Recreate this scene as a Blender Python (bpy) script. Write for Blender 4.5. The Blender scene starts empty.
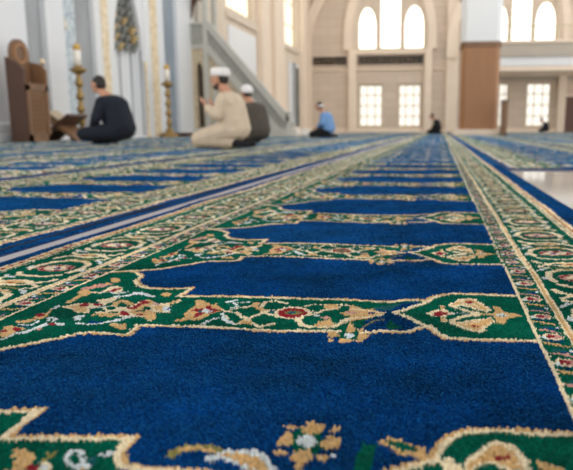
import bpy, bmesh, math, random
import numpy as np
from mathutils import Vector, Matrix
from mathutils.geometry import tessellate_polygon

random.seed(7)
RNG = np.random.default_rng(11)
scene = bpy.context.scene
COL = scene.collection

# ------------------------------------------------------------------ camera geometry (metres; carpet pile top is z = 0)
F = 620.0; CX = 345.0; CY = 235.0; H = 0.26
TH = math.atan(107 / 620.0); PSI = math.atan(95 / (620 / math.cos(TH)))
_c, _s = math.cos(PSI), math.sin(PSI); _ct, _st = math.cos(TH), math.sin(TH)
FWD = (-_s * _ct, _c * _ct, -_st); RT = (_c, _s, 0.0); UP = (-_s * _st, _c * _st, _ct)
FLOOR_Z = -0.0075

def ray(px, py):
    a = (px - CX) / F; b = -(py - CY) / F
    return tuple(FWD[i] + a * RT[i] + b * UP[i] for i in range(3))
def gp(px, py, z=0.0):
    d = ray(px, py); t = (z - H) / d[2]; return (d[0] * t, d[1] * t)
def atY(px, py, Y):
    d = ray(px, py); t = Y / d[1]; return (d[0] * t, Y, H + d[2] * t)
def atX(px, py, X):
    d = ray(px, py); t = X / d[0]; return (X, d[1] * t, H + d[2] * t)

cam_data = bpy.data.cameras.new('camera'); cam = bpy.data.objects.new('camera', cam_data); COL.objects.link(cam)
cam.location = (0, 0, H); cam.rotation_euler = (math.pi / 2 - TH, 0, PSI)
cam_data.sensor_width = 36; cam_data.sensor_fit = 'HORIZONTAL'; cam_data.lens = F / 573 * 36
cam_data.shift_x = -(CX - 286.5) / 573
cam_data.clip_start = 0.02; cam_data.clip_end = 300
cam_data.dof.use_dof = True; cam_data.dof.focus_distance = 0.90; cam_data.dof.aperture_fstop = 6.0
scene.camera = cam

# ------------------------------------------------------------------ materials
def lin(c):
    return tuple(((v / 255) / 12.92 if v / 255 <= 0.04045 else ((v / 255 + 0.055) / 1.055) ** 2.4) for v in c) + (1.0,)

def mat(name, rgb, rough=0.6, var=0.0, scale=5.0, bump=0.0, bscale=40.0, metal=0.0, sheen=0.0, rgb2=None, spec=0.5, stretch=None):
    m = bpy.data.materials.new(name); m.use_nodes = True
    nt = m.node_tree; p = nt.nodes['Principled BSDF']
    p.inputs['Base Color'].default_value = lin(rgb)
    p.inputs['Roughness'].default_value = rough; p.inputs['Metallic'].default_value = metal
    p.inputs['Specular IOR Level'].default_value = spec
    if sheen:
        p.inputs['Sheen Weight'].default_value = sheen; p.inputs['Sheen Roughness'].default_value = 0.45
    tc = nt.nodes.new('ShaderNodeTexCoord'); vec = tc.outputs['Object']
    if stretch:
        mp = nt.nodes.new('ShaderNodeMapping'); mp.inputs['Scale'].default_value = stretch
        nt.links.new(vec, mp.inputs['Vector']); vec = mp.outputs['Vector']
    if var or rgb2:
        n = nt.nodes.new('ShaderNodeTexNoise'); n.inputs['Scale'].default_value = scale; n.inputs['Detail'].default_value = 5
        nt.links.new(vec, n.inputs['Vector'])
        r = nt.nodes.new('ShaderNodeValToRGB'); r.color_ramp.elements[0].position = 0.3; r.color_ramp.elements[1].position = 0.7
        a = lin(rgb); b = lin(rgb2) if rgb2 else a
        r.color_ramp.elements[0].color = tuple(x * (1 - var) for x in a[:3]) + (1,)
        r.color_ramp.elements[1].color = tuple(min(1, x * (1 + var)) for x in b[:3]) + (1,)
        nt.links.new(n.outputs['Fac'], r.inputs['Fac']); nt.links.new(r.outputs['Color'], p.inputs['Base Color'])
    if bump:
        n2 = nt.nodes.new('ShaderNodeTexNoise'); n2.inputs['Scale'].default_value = bscale; n2.inputs['Detail'].default_value = 4
        nt.links.new(vec, n2.inputs['Vector'])
        bp = nt.nodes.new('ShaderNodeBump'); bp.inputs['Strength'].default_value = bump; bp.inputs['Distance'].default_value = 0.02
        nt.links.new(n2.outputs['Fac'], bp.inputs['Height']); nt.links.new(bp.outputs['Normal'], p.inputs['Normal'])
    return m

def yarn(name, rgb, sheen=0.35, tint=None, lo=0.72, hi=1.28):
    """dyed carpet yarn: value varies a little from tuft to tuft, with a velvet sheen"""
    m = bpy.data.materials.new(name); m.use_nodes = True
    nt = m.node_tree; p = nt.nodes['Principled BSDF']
    p.inputs['Roughness'].default_value = 0.85; p.inputs['Specular IOR Level'].default_value = 0.03
    p.inputs['Sheen Weight'].default_value = sheen; p.inputs['Sheen Roughness'].default_value = 0.35
    p.inputs['Sheen Tint'].default_value = (tint or tuple(0.35 + 0.65 * x for x in lin(rgb)[:3])) + (1,)
    at = nt.nodes.new('ShaderNodeAttribute'); at.attribute_name = 'tuft'
    tc = nt.nodes.new('ShaderNodeTexCoord')
    n = nt.nodes.new('ShaderNodeTexNoise'); n.inputs['Scale'].default_value = 900; n.inputs['Detail'].default_value = 2
    nt.links.new(tc.outputs['Object'], n.inputs['Vector'])
    n3 = nt.nodes.new('ShaderNodeTexNoise'); n3.inputs['Scale'].default_value = 7; n3.inputs['Detail'].default_value = 6; n3.inputs['Roughness'].default_value = 0.65
    nt.links.new(tc.outputs['Object'], n3.inputs['Vector'])
    mr3 = nt.nodes.new('ShaderNodeMapRange'); mr3.inputs['From Min'].default_value = 0.36; mr3.inputs['From Max'].default_value = 0.64  # broad pile mottling: shading of the leaning pile put into the yarn colour
    mr3.inputs['To Min'].default_value = lo; mr3.inputs['To Max'].default_value = hi
    nt.links.new(n3.outputs['Fac'], mr3.inputs['Value'])
    ad = nt.nodes.new('ShaderNodeMath'); ad.operation = 'ADD'
    nt.links.new(at.outputs['Fac'], ad.inputs[0]); nt.links.new(n.outputs['Fac'], ad.inputs[1])
    mr = nt.nodes.new('ShaderNodeMapRange'); mr.inputs['From Min'].default_value = 0.3; mr.inputs['From Max'].default_value = 1.7
    mr.inputs['To Min'].default_value = lo; mr.inputs['To Max'].default_value = hi
    nt.links.new(ad.outputs[0], mr.inputs['Value'])
    mx = nt.nodes.new('ShaderNodeVectorMath'); mx.operation = 'SCALE'; mx.inputs[0].default_value = lin(rgb)[:3]
    mu = nt.nodes.new('ShaderNodeMath'); mu.operation = 'MULTIPLY'; nt.links.new(mr.outputs['Result'], mu.inputs[0]); nt.links.new(mr3.outputs['Result'], mu.inputs[1])
    nt.links.new(mu.outputs[0], mx.inputs['Scale']); nt.links.new(mx.outputs['Vector'], p.inputs['Base Color'])
    return m

BLUE, GREEN, CREAM, GOLD, RED, WHITE, PINK, TEAL, ROYAL, OLIVE = range(10)
YARNS = [yarn('navy_yarn', (0, 46, 102), 0.5, (0.03, 0.36, 0.80), 0.42, 1.58), yarn('green_yarn', (0, 92, 72), 0.1, (0.12, 0.55, 0.42), 0.6, 1.4), yarn('cream_yarn', (246, 228, 190), 0.8, (1.0, 0.97, 0.9)),
         yarn('gold_yarn', (218, 176, 114), 0.7, (1.0, 0.92, 0.76)), yarn('red_yarn', (150, 28, 44)), yarn('white_yarn', (222, 230, 232)),
         yarn('rose_yarn', (206, 152, 140), 0.6, (1.0, 0.9, 0.85)), yarn('teal_yarn', (10, 92, 100)), yarn('royal_yarn', (14, 78, 156)),
         yarn('olive_yarn', (140, 134, 78))]

M = dict(
    stone=mat('beige_stone', (214, 200, 182), 0.8, 0.05, 1.5, 0.1, 6),
    stone_pale=mat('pale_stone', (230, 213, 194), 0.75, 0.04, 1.2),
    stone_under=mat('grey_stone', (176, 168, 156), 0.8, 0.05, 1.5),
    white_marble=mat('white_marble', (226, 228, 228), 0.45, 0.04, 0.9, rgb2=(214, 217, 222), stretch=(1, 1, 0.3)),
    grey_marble=mat('grey_marble', (142, 146, 150), 0.45, 0.1, 1.2, rgb2=(160, 163, 166), stretch=(1, 1, 0.4)),
    blue_marble=mat('blue_grey_marble', (132, 144, 156), 0.45, 0.08, 1.2),
    minbar=mat('grey_carved_marble', (184, 182, 174), 0.55, 0.06, 3),
    minbar_dark=mat('carved_marble_relief', (150, 150, 142), 0.6, 0.25, 14),
    tan=mat('tan_relief', (188, 172, 146), 0.6, 0.2, 12),
    gold_orn=mat('gilded_ornament', (214, 186, 138), 0.5, 0.15, 9, rgb2=(226, 214, 190)),
    mosaic=mat('blue_white_mosaic', (150, 172, 190), 0.4, 0.25, 14, rgb2=(198, 206, 208)),
    muq_grey=mat('grey_stalactite_stone', (136, 138, 134), 0.6, 0.3, 6),
    muq_gold=mat('gilt_stalactite_stone', (196, 170, 120), 0.5, 0.1, 8),
    dark=mat('recess_shade', (46, 44, 42), 0.8),
    frieze=mat('dark_inscription_band', (44, 38, 34), 0.6, 0.3, 6),
    frieze_gold=mat('gold_script', (176, 144, 92), 0.5),
    wood=mat('walnut_wood', (118, 86, 60), 0.5, 0.2, 3, stretch=(1, 1, 0.08)),
    wood_light=mat('oak_cladding', (160, 114, 76), 0.5, 0.12, 4, stretch=(6, 6, 0.15)),
    wood_dark=mat('dark_wood', (74, 48, 34), 0.5, 0.15, 3),
    brass=mat('brass', (160, 134, 84), 0.4, 0.15, 30, metal=0.6, rgb2=(150, 120, 70)),
    candle=mat('candle_wax', (240, 234, 222), 0.5), candle_top=mat('candle_gold_top', (206, 164, 74), 0.4),
    floor=mat('polished_marble_floor', (222, 217, 210), 0.06, 0.05, 0.8, rgb2=(226, 222, 216)),
    strip=mat('pale_grey_strip', (164, 160, 164), 0.4), edge_line=mat('dark_edge_line', (8, 14, 30), 0.9), binding=mat('navy_edge_binding', (10, 40, 92), 0.8), backing=mat('carpet_backing', (40, 38, 40), 0.9),
    skin=mat('skin', (190, 138, 110), 0.55), beard=mat('brown_beard', (70, 48, 40), 0.7), hair=mat('dark_hair', (28, 22, 20), 0.6), eye=mat('dark_eye', (24, 20, 18), 0.3),
    navy_cloth=mat('dark_navy_cloth', (12, 22, 36), 0.9, 0.15, 20), cream_cloth=mat('cream_cloth', (204, 186, 163), 0.9, 0.08, 12),
    olive_cloth=mat('dark_olive_cloth', (76, 70, 62), 0.9, 0.15, 20), blue_cloth=mat('sky_blue_cloth', (112, 152, 200), 0.9, 0.08, 12),
    black_cloth=mat('black_cloth', (20, 20, 24), 0.9), white_cloth=mat('white_cap_cloth', (232, 228, 228), 0.9, 0.04, 30),
    frame=mat('bronze_window_frame', (196, 184, 152), 0.6), green_frame=mat('dark_green_glazing', (40, 62, 58), 0.4),
    white_plastic=mat('white_card', (232, 230, 226), 0.6), brown_door=mat('brown_door', (92, 62, 48), 0.5, 0.1, 3),
)
def emit(name, rgb, s):
    m = bpy.data.materials.new(name); m.use_nodes = True; nt = m.node_tree
    nt.nodes.remove(nt.nodes['Principled BSDF'])
    e = nt.nodes.new('ShaderNodeEmission'); e.inputs['Color'].default_value = lin(rgb); e.inputs['Strength'].default_value = s
    nt.links.new(e.outputs[0], nt.nodes['Material Output'].inputs['Surface']); return m
def masonry(m, rgb, rgb2, joint, axis):
    nt = m.node_tree; p = nt.nodes['Principled BSDF']; tc = nt.nodes.new('ShaderNodeTexCoord'); sp = nt.nodes.new('ShaderNodeSeparateXYZ'); cb = nt.nodes.new('ShaderNodeCombineXYZ')
    nt.links.new(tc.outputs['Object'], sp.inputs[0]); nt.links.new(sp.outputs[axis], cb.inputs['X']); nt.links.new(sp.outputs['Z'], cb.inputs['Y'])
    b = nt.nodes.new('ShaderNodeTexBrick'); b.inputs['Scale'].default_value = 1.0; b.inputs['Brick Width'].default_value = 1.1; b.inputs['Row Height'].default_value = 0.5; b.inputs['Mortar Size'].default_value = 0.03
    b.inputs['Color1'].default_value = lin(rgb); b.inputs['Color2'].default_value = lin(rgb2); b.inputs['Mortar'].default_value = lin(joint)
    nt.links.new(cb.outputs[0], b.inputs['Vector']); nt.links.new(b.outputs['Color'], p.inputs['Base Color'])
M['ashlar'] = mat('ashlar_stone', (222, 208, 188), 0.8); masonry(M['ashlar'], (210, 193, 176), (201, 185, 169), (196, 180, 163), 'X')
M['daylight'] = emit('daylit_pane', (255, 251, 242), 3.0)
M['daylight_low'] = emit('daylit_lower_pane', (255, 248, 236), 1.25)
M['daylight_warm'] = emit('daylit_tinted_pane', (255, 240, 216), 1.8)

# ------------------------------------------------------------------ object helpers
def tag(o, label=None, cat=None, group=None, kind=None):
    if label: o['label'] = label
    if cat: o['category'] = cat
    if group: o['group'] = group
    if kind: o['kind'] = kind
    return o
def empty(name, loc, label, cat, group=None, rz=0.0):
    o = bpy.data.objects.new(name, None); COL.objects.link(o); o.location = loc; o.rotation_euler = (0, 0, rz)
    o.empty_display_size = 0.1
    return tag(o, label, cat, group)
def obj(name, bm, material, parent=None, smooth=False, world=True):
    """link a bmesh as ONE object; coordinates are world ones unless world=False (then local to the parent)"""
    me = bpy.data.meshes.new(name); bmesh.ops.recalc_face_normals(bm, faces=bm.faces[:]); bm.to_mesh(me); bm.free()
    for m in (material if isinstance(material, (list, tuple)) else [material]): me.materials.append(m)
    o = bpy.data.objects.new(name, me); COL.objects.link(o)
    if smooth:
        for p in me.polygons: p.use_smooth = True
    if parent:
        o.parent = parent
        if world:
            me.transform(parent_world(parent).inverted())
    return o
def parent_world(p):
    m = Matrix.LocRotScale(p.location, p.rotation_euler, p.scale)
    return parent_world(p.parent) @ m if p.parent else m
def B(): return bmesh.new()
def box(bm, x0, x1, y0, y1, z0, z1, mi=0):
    v = [bm.verts.new(c) for c in ((x0, y0, z0), (x1, y0, z0), (x1, y1, z0), (x0, y1, z0), (x0, y0, z1), (x1, y0, z1), (x1, y1, z1), (x0, y1, z1))]
    for f in ((0, 3, 2, 1), (4, 5, 6, 7), (0, 1, 5, 4), (1, 2, 6, 5), (2, 3, 7, 6), (3, 0, 4, 7)):
        bm.faces.new([v[i] for i in f]).material_index = mi
    return bm
def bbox(x0, x1, y0, y1, z0, z1, bev=0.0):
    bm = box(B(), x0, x1, y0, y1, z0, z1)
    if bev: bmesh.ops.bevel(bm, geom=bm.edges[:], offset=bev, segments=2, affect='EDGES', profile=0.5)
    return bm
def prism(bm, outer, holes, a0, a1, axis='y', mi=0):
    """extrude a 2-D outline (with holes) along an axis. axis 'y': outline is (x,z); axis 'x': outline is (y,z)"""
    def P(p, a): return (p[0], a, p[1]) if axis == 'y' else (a, p[0], p[1])
    loops = [outer] + list(holes)
    flat = [p for l in loops for p in l]
    tris = tessellate_polygon([[Vector((p[0], p[1], 0)) for p in l] for l in loops])
    va = [bm.verts.new(P(p, a0)) for p in flat]; vb = [bm.verts.new(P(p, a1)) for p in flat]
    for t in tris:
        try:
            bm.faces.new([va[i] for i in t]).material_index = mi; bm.faces.new([vb[i] for i in reversed(t)]).material_index = mi
        except ValueError: pass
    k = 0
    for l in loops:
        n = len(l)
        for i in range(n):
            j = (i + 1) % n
            bm.faces.new((va[k + i], va[k + j], vb[k + j], vb[k + i])).material_index = mi
        k += n
    return bm
def lathe(bm, prof, cx, cy, n=20):
    rings = []
    for r, z in prof:
        rings.append([bm.verts.new((cx + r * math.cos(2 * math.pi * i / n), cy + r * math.sin(2 * math.pi * i / n), z)) for i in range(n)])
    for a, b in zip(rings, rings[1:]):
        for i in range(n):
            bm.faces.new((a[i], a[(i + 1) % n], b[(i + 1) % n], b[i]))
    bm.faces.new(rings[0][::-1]); bm.faces.new(rings[-1]); return bm
def arch_pts(x0, x1, z0, zs, zt, n=10):
    """pointed window outline: straight to the springing zs, apex zt"""
    xm = (x0 + x1) / 2; pts = [(x0, z0), (x1, z0)]
    for i in range(n + 1):
        t = i / n; pts.append((x1 + (xm - x1) * (1 - math.cos(t * math.pi / 2)) ** 1.0, zs + (zt - zs) * math.sin(t * math.pi / 2) ** 1.0))
    for i in range(n - 1, -1, -1):
        t = i / n; pts.append((x0 + (xm - x0) * (1 - math.cos(t * math.pi / 2)), zs + (zt - zs) * math.sin(t * math.pi / 2)))
    return pts

# ------------------------------------------------------------------ carpet pattern, traced once and repeated along the roll
def T(o, s, pts): return [gp(o[0] + x / s, o[1] + y / s) for x, y in pts]
C1 = ((100, 270), 7.23); C2 = ((165, 280), 8.186); C3 = ((225, 290), 8.186); C4 = ((290, 290), 8.186); C5 = ((350, 290), 8.186)
C6 = ((410, 285), 7.83); C6W = ((450, 270), 4.66); C0 = ((55, 270), 7.23); CL = ((0, 290), 8.55)
BAR1 = 0.867
BAR0 = 0.415
PITCH = 0.45
class Pat:
    def __init__(self, dv): self.dv = dv; self.s = []
    def _g(self, crop, pts): return np.array([(u, v - self.dv) for u, v in (T(crop[0], crop[1], pts) if crop else [gp(*p) for p in pts])])
    def poly(self, col, crop, pts): self.s.append(('p', col, self._g(crop, pts), 0)); return self
    def line(self, col, crop, pts, w=0.006): self.s.append(('l', col, self._g(crop, pts), w)); return self
    def ell(self, col, crop, c, rx, ry):
        n = 18; self.s.append(('p', col, self._g(crop, [(c[0] + rx * math.cos(2 * math.pi * i / n), c[1] + ry * math.sin(2 * math.pi * i / n)) for i in range(n)]), 0)); return self
def inside(U, V, P):
    r = np.zeros(U.shape, bool); n = len(P); j = n - 1
    for i in range(n):
        xi, yi = P[i]; xj, yj = P[j]
        if yi != yj:
            r ^= ((yi > V) != (yj > V)) & (U < (xj - xi) * (V - yi) / (yj - yi) + xi)
        j = i
    return r
def dist(U, V, P):
    d = np.full(U.shape, 1e9)
    for a, b in zip(P[:-1], P[1:]):
        ab = b - a; L = float(ab @ ab) or 1e-12
        t = np.clip(((U - a[0]) * ab[0] + (V - a[1]) * ab[1]) / L, 0, 1)
        d = np.minimum(d, (U - a[0] - t * ab[0]) ** 2 + (V - a[1] - t * ab[1]) ** 2)
    return np.sqrt(d)
def stamp(C, U, V, shapes):
    for k, col, P, w in shapes:
        lo = P.min(0) - w; hi = P.max(0) + w
        idx = np.nonzero((U > lo[0]) & (U < hi[0]) & (V > lo[1]) & (V < hi[1]))[0]
        if not len(idx): continue
        u, v = U[idx], V[idx]
        hit = inside(u, v, P) if k == 'p' else dist(u, v, P) < w / 2
        C[idx[hit]] = col

TOPL = [(124, 269.3), (136, 271.4), (142.5, 275.5), (136, 280.4), (140, 284.5), (148.4, 287.3), (170, 288.7), (180, 288.4), (192.5, 288), (186, 292), (178, 295.6)]
TOPR = [(235, 296.7), (280, 298), (350, 299.8), (386.6, 302), (410, 299.7), (426.6, 300.5), (435, 296.5), (445, 294.3), (455, 293.5), (480, 294), (517, 295.5)]
BOT = [(0, 349), (30, 343), (60, 337), (75, 333.5), (87, 331.5), (100, 332.3), (115, 333.5), (126, 334.5), (132, 330), (138, 324), (150, 324.3), (200, 325.5),
       (280, 330), (331, 331), (362, 333.4), (380.5, 332), (399, 332.8), (407, 333), (420, 329), (429, 327.8), (433, 331), (437, 335), (446, 339), (460, 340.5), (500, 341), (541, 342)]
U_R, U_L = 0.127, -0.590
def bar_outline(dv, top_px, bot_px):
    top = [(u, v - dv) for u, v in (gp(*p) for p in top_px)]; bot = [(u, v - dv) for u, v in (gp(*p) for p in bot_px)]
    top[-1] = (U_R, top[-1][1]); bot[-1] = (U_R, bot[-1][1])
    return np.array([(U_L, 0.185)] + top), np.array([(U_L, -0.262)] + bot)
OT, OB = bar_outline(BAR1, TOPL + TOPR, BOT)
OUT1 = np.vstack([OT, OB[::-1]])
# the bar nearest the camera has a narrow neck with loose leaves beside it
_T0 = [(u + 0.033 * (u > -0.46), v - BAR1 + BAR0 + 0.004) for u, v in (gp(*p) for p in TOPL[:-2])]
_t0px = [(4, 437), (40, 436.5), (80, 436), (134, 436.5), (126, 443), (120, 450), (119, 457), (125, 464), (140, 466), (165, 468), (200, 471)]
_t0med = [(395, 470), (410, 466), (420, 463), (434, 458), (437, 451), (439, 445), (448, 437.5), (459, 431.5), (473, 428), (500, 428.5), (573, 432)]
T0 = np.array([(U_L, 0.185)] + [(u, v - BAR0) for u, v in _T0] + [(u, v - BAR0) for u, v in (gp(*p) for p in _t0px)] + [(-0.16, 0.0), (-0.05, 0.0)] + [(u, v - BAR0) for u, v in (gp(*p) for p in _t0med)])
T0[-1, 0] = U_R
B0 = np.array([(u, v) for u, v in OB])
OUT0 = np.vstack([T0, B0[::-1]])

MED = Pat(BAR1)     # palmette in the medallion
MED.poly(CREAM, C6W, [(0, 160), (40, 134), (90, 130), (120, 140), (155, 156), (190, 186), (172, 196), (130, 186), (85, 172), (45, 164), (0, 176)])
MED.poly(GOLD, C6W, [(5, 160), (40, 143), (90, 140), (150, 164), (178, 186), (160, 188), (125, 178), (85, 164), (40, 156)])
MED.poly(CREAM, C6W, [(0, 244), (60, 242), (105, 230), (150, 228), (192, 218), (206, 245), (165, 272), (158, 294), (100, 290), (40, 272), (0, 252)])
MED.poly(GOLD, C6W, [(0, 250), (60, 248), (105, 237), (150, 234), (188, 226), (196, 245), (160, 262), (100, 280), (45, 262)])
MED.line(GOLD, C6W, [(130, 205), (200, 207), (240, 205)], 0.008)
MED.poly(GOLD, C6W, [(190, 163), (235, 172), (250, 194), (300, 200), (335, 211), (300, 218), (272, 222), (258, 248), (228, 256), (216, 236), (204, 220), (196, 200), (212, 188)])
MED.ell(WHITE, C6W, (240, 208), 22, 7).ell(TEAL, C6W, (244, 210), 10, 4)
MED.ell(CREAM, C6W, (116, 204), 27, 14)
MED.ell(RED, C6W, (92, 151), 20, 6).ell(RED, C6W, (112, 264), 24, 7)
MED.poly(CREAM, C6, [(115, 225), (180, 200), (240, 195), (228, 160), (272, 158), (268, 188), (300, 205), (335, 222), (300, 236), (262, 262), (300, 288), (262, 298), (230, 288), (234, 258), (185, 252)])
MED.poly(GOLD, C6, [(235, 165), (265, 163), (262, 190), (246, 196)]).poly(GOLD, C6, [(240, 258), (260, 264), (288, 287), (250, 293), (238, 284)])
MED.poly(RED, C6, [(175, 224), (215, 206), (245, 206), (320, 222), (270, 234), (225, 256), (195, 248)])
MED.poly(CREAM, C6, [(290, 156), (350, 130), (400, 122), (432, 104), (512, 108), (548, 138), (548, 180), (480, 150), (420, 150), (360, 160), (330, 174)])
MED.poly(GOLD, C6, [(305, 157), (350, 140), (410, 132), (440, 114), (505, 118), (548, 150), (548, 168), (480, 140), (410, 142), (345, 160)]).line(CREAM, C6, [(325, 168), (390, 188), (455, 206)], 0.007).ell(RED, C6, (464, 133), 30, 9)
MED.poly(CREAM, C6, [(285, 288), (330, 278), (395, 298), (430, 312), (548, 276), (548, 378), (440, 352), (400, 326), (350, 312)])
MED.poly(GOLD, C6, [(300, 290), (330, 288), (395, 308), (430, 322), (548, 288), (548, 366), (440, 342), (400, 318), (350, 302)]).line(CREAM, C6, [(325, 284), (385, 258), (460, 238)], 0.007).ell(RED, C6, (505, 324), 34, 9)
MED.ell(CREAM, C6, (505, 226), 44, 22).line(WHITE, C6, [(330, 226), (400, 218), (460, 222)], 0.004).line(TEAL, C6, [(360, 226), (420, 222)], 0.004)

BAND = Pat(BAR1)    # vine, flowers and neck of the narrow band
BAND.poly(BLUE, C5, [(150, 170), (200, 165), (300, 150), (420, 110), (573, 92), (573, 118), (340, 182), (573, 300), (470, 345), (250, 345), (110, 345), (60, 330), (90, 262), (250, 215), (300, 190)])
BAND.poly(TEAL, C5, [(190, 150), (300, 130), (420, 118), (340, 165), (260, 172)]).poly(GREEN, C5, [(280, 300), (330, 250), (360, 290), (420, 310), (330, 330)])
BAND.poly(GREEN, C5, [(0, 95), (180, 120), (350, 110), (250, 135), (80, 150), (0, 140)]).poly(GREEN, C5, [(20, 285), (100, 262), (130, 290), (60, 320)])
BAND.line(OLIVE, C5, [(110, 300), (170, 265), (280, 242)], 0.004)
BAND.line(CREAM, C3, [(0, 165), (100, 145), (240, 130)], 0.005).line(WHITE, C3, [(20, 100), (60, 88), (100, 130), (60, 140)], 0.0036).line(WHITE, C3, [(80, 105), (210, 98)], 0.0036)
BAND.line(GOLD, C3, [(265, 105), (245, 132), (290, 150), (340, 168)], 0.010).line(CREAM, C3, [(300, 130), (340, 97), (420, 86), (470, 105), (505, 105)], 0.006)
BAND.line(CREAM, C3, [(120, 265), (180, 228), (260, 200), (340, 166), (450, 158)], 0.007).line(CREAM, C3, [(30, 170), (110, 185), (170, 228), (230, 270), (300, 290), (400, 264)], 0.007)
BAND.ell(GOLD, C3, (150, 250), 34, 18).ell(GOLD, C3, (200, 255), 30, 16).line(CREAM, C3, [(340, 185), (440, 212)], 0.006).ell(TEAL, C3, (400, 174), 34, 12)
BAND.line(CREAM, C3, [(0, 200), (20, 240), (75, 268)], 0.006)
BAND.poly(GOLD, C2, [(45, 325), (150, 298), (160, 258), (255, 200), (240, 166), (300, 158), (345, 182), (385, 196), (430, 182), (425, 205), (475, 236), (440, 254), (380, 268), (330, 292), (270, 322), (200, 312), (130, 328)])
BAND.poly(RED, C2, [(195, 240), (250, 228), (325, 222), (335, 204), (365, 205), (375, 224), (462, 238), (385, 262), (340, 258), (285, 278), (240, 302), (250, 272), (280, 256)])
BAND.ell(WHITE, C2, (338, 244), 38, 14).ell(TEAL, C2, (288, 248), 16, 9)
BAND.line(WHITE, C2, [(310, 346), (390, 312), (455, 302), (535, 342)], 0.0043).line(WHITE, C2, [(455, 268), (500, 310), (560, 350)], 0.0050).line(WHITE, C2, [(500, 178), (573, 168)], 0.0058)
BAND.line(CREAM, C2, [(470, 240), (573, 262)], 0.006)
BAND.line(CREAM, C2, [(0, 188), (60, 182), (105, 168)], 0.010).line(GOLD, C2, [(40, 185), (110, 155)], 0.007)
BAND.ell(CREAM, None, (293, 312.2), 18, 6.0).ell(RED, None, (293, 312.2), 14.5, 4.7).ell(OLIVE, None, (293.5, 312.0), 9, 2.1).ell(TEAL, None, (291, 312.0), 4, 1.2)
BAND.line(CREAM, C4, [(125, 132), (190, 114), (300, 118), (420, 118), (505, 130)], 0.005).line(CREAM, C4, [(120, 155), (210, 186), (280, 162), (380, 150), (425, 124)], 0.006)
BAND.ell(GOLD, C4, (335, 134), 65, 20).line(CREAM, C4, [(60, 236), (100, 280), (200, 300), (340, 300), (420, 268), (500, 232), (573, 222)], 0.009)
BAND.line(CREAM, C4, [(60, 232), (140, 200), (215, 186)], 0.006)
BAND.poly(GOLD, C4, [(185, 288), (240, 250), (322, 232), (355, 272), (330, 292), (220, 296)]).ell(PINK, C4, (295, 222), 40, 10).ell(WHITE, C4, (215, 206), 28, 9)
BAND.poly(GOLD, C4, [(400, 186), (500, 166), (522, 138), (573, 148), (573, 212), (500, 212), (440, 206)]).poly(GOLD, C5, [(0, 125), (60, 130), (80, 158), (190, 152), (200, 174), (305, 190), (240, 212), (150, 236), (80, 246), (0, 256)])
BAND.line(CREAM, C5, [(0, 150), (120, 168), (290, 190)], 0.005).line(CREAM, C5, [(0, 232), (150, 222), (260, 205)], 0.005).ell(BLUE, C5, (180, 192), 28, 8).ell(PINK, C4, (500, 186), 60, 10)

FLOWER = Pat(BAR1)  # little flower straddling the band's edge
FLOWER.ell(GREEN, C4, (470, 372), 100, 42).ell(GOLD, C4, (497, 322), 42, 28).ell(GOLD, C4, (495, 280), 16, 14).ell(GOLD, C4, (352, 368), 50, 22).ell(GOLD, C4, (330, 412), 26, 10)
FLOWER.ell(GOLD, C4, (450, 414), 60, 20).ell(GOLD, C4, (590, 385), 50, 24).ell(GOLD, C4, (580, 330), 26, 12).ell(GOLD, C4, (560, 420), 30, 10).ell(WHITE, C4, (480, 374), 44, 22)

SPRAY = Pat(BAR1)   # flower spray in the corner beside the arch
SPRAY.line(GOLD, C0, [(100, 228), (170, 190), (215, 172)], 0.008).ell(GOLD, C0, (215, 160), 50, 22).ell(GOLD, C0, (435, 68), 30, 17).line(PINK, C0, [(240, 126), (310, 110), (375, 98)], 0.020)
SPRAY.line(GOLD, C0, [(300, 112), (375, 92)], 0.010).line(CREAM, C0, [(270, 155), (330, 160), (400, 130)], 0.008).poly(CREAM, C0, [(385, 140), (420, 118), (480, 120), (500, 145), (450, 155)]).ell(RED, C0, (452, 134), 30, 9).ell(RED, C0, (330, 108), 26, 7)
SPRAY.poly(CREAM, C0, [(55, 260), (180, 232), (300, 234), (440, 182), (465, 198), (340, 250), (250, 270), (240, 305), (140, 300), (130, 278), (60, 266)])
SPRAY.poly(GOLD, C0, [(70, 258), (180, 244), (220, 262), (230, 300), (150, 296), (140, 272)]).ell(RED, C0, (215, 246), 36, 13).ell(RED, C0, (312, 243), 34, 9)
SPRAY.line(WHITE, C0, [(280, 265), (380, 255), (440, 268)], 0.0058).line(GOLD, C0, [(275, 316), (350, 300), (420, 318), (480, 300), (520, 290)], 0.008).line(CREAM, C0, [(300, 298), (400, 288), (500, 262)], 0.007)
SPRAY.ell(WHITE, C0, (150, 342), 28, 18).line(WHITE, C0, [(165, 378), (240, 386), (320, 380), (400, 364), (490, 340)], 0.0058).ell(WHITE, C0, (190, 325), 26, 9)
SPRAY.ell(BLUE, C0, (290, 368), 60, 9).ell(GOLD, C0, (420, 388), 34, 14).ell(GOLD, C0, (475, 405), 34, 22)
SPRAY.ell(GOLD, C1, (115, 70), 34, 16).ell(CREAM, C1, (110, 135), 60, 26).line(RED, C1, [(85, 148), (140, 130)], 0.010).ell(PINK, C1, (15, 105), 30, 15).line(WHITE, C1, [(0, 160), (60, 150), (130, 165), (200, 150)], 0.0043)
SPRAY.line(CREAM, C1, [(0, 214), (60, 205), (130, 184)], 0.010).line(WHITE, C1, [(130, 184), (200, 178), (250, 168), (330, 172), (385, 184)], 0.0094).line(WHITE, C1, [(240, 158), (300, 160), (350, 170)], 0.0050)
SPRAY.line(GOLD, C1, [(105, 250), (110, 230), (150, 213), (200, 222), (215, 240)], 0.009)
SPRAY.poly(CREAM, C1, [(0, 262), (80, 250), (200, 262), (330, 205), (385, 225), (420, 240), (506, 232), (506, 305), (430, 302), (380, 290), (410, 330), (352, 368), (310, 330), (220, 330), (120, 330), (130, 290), (40, 285)])
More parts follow.
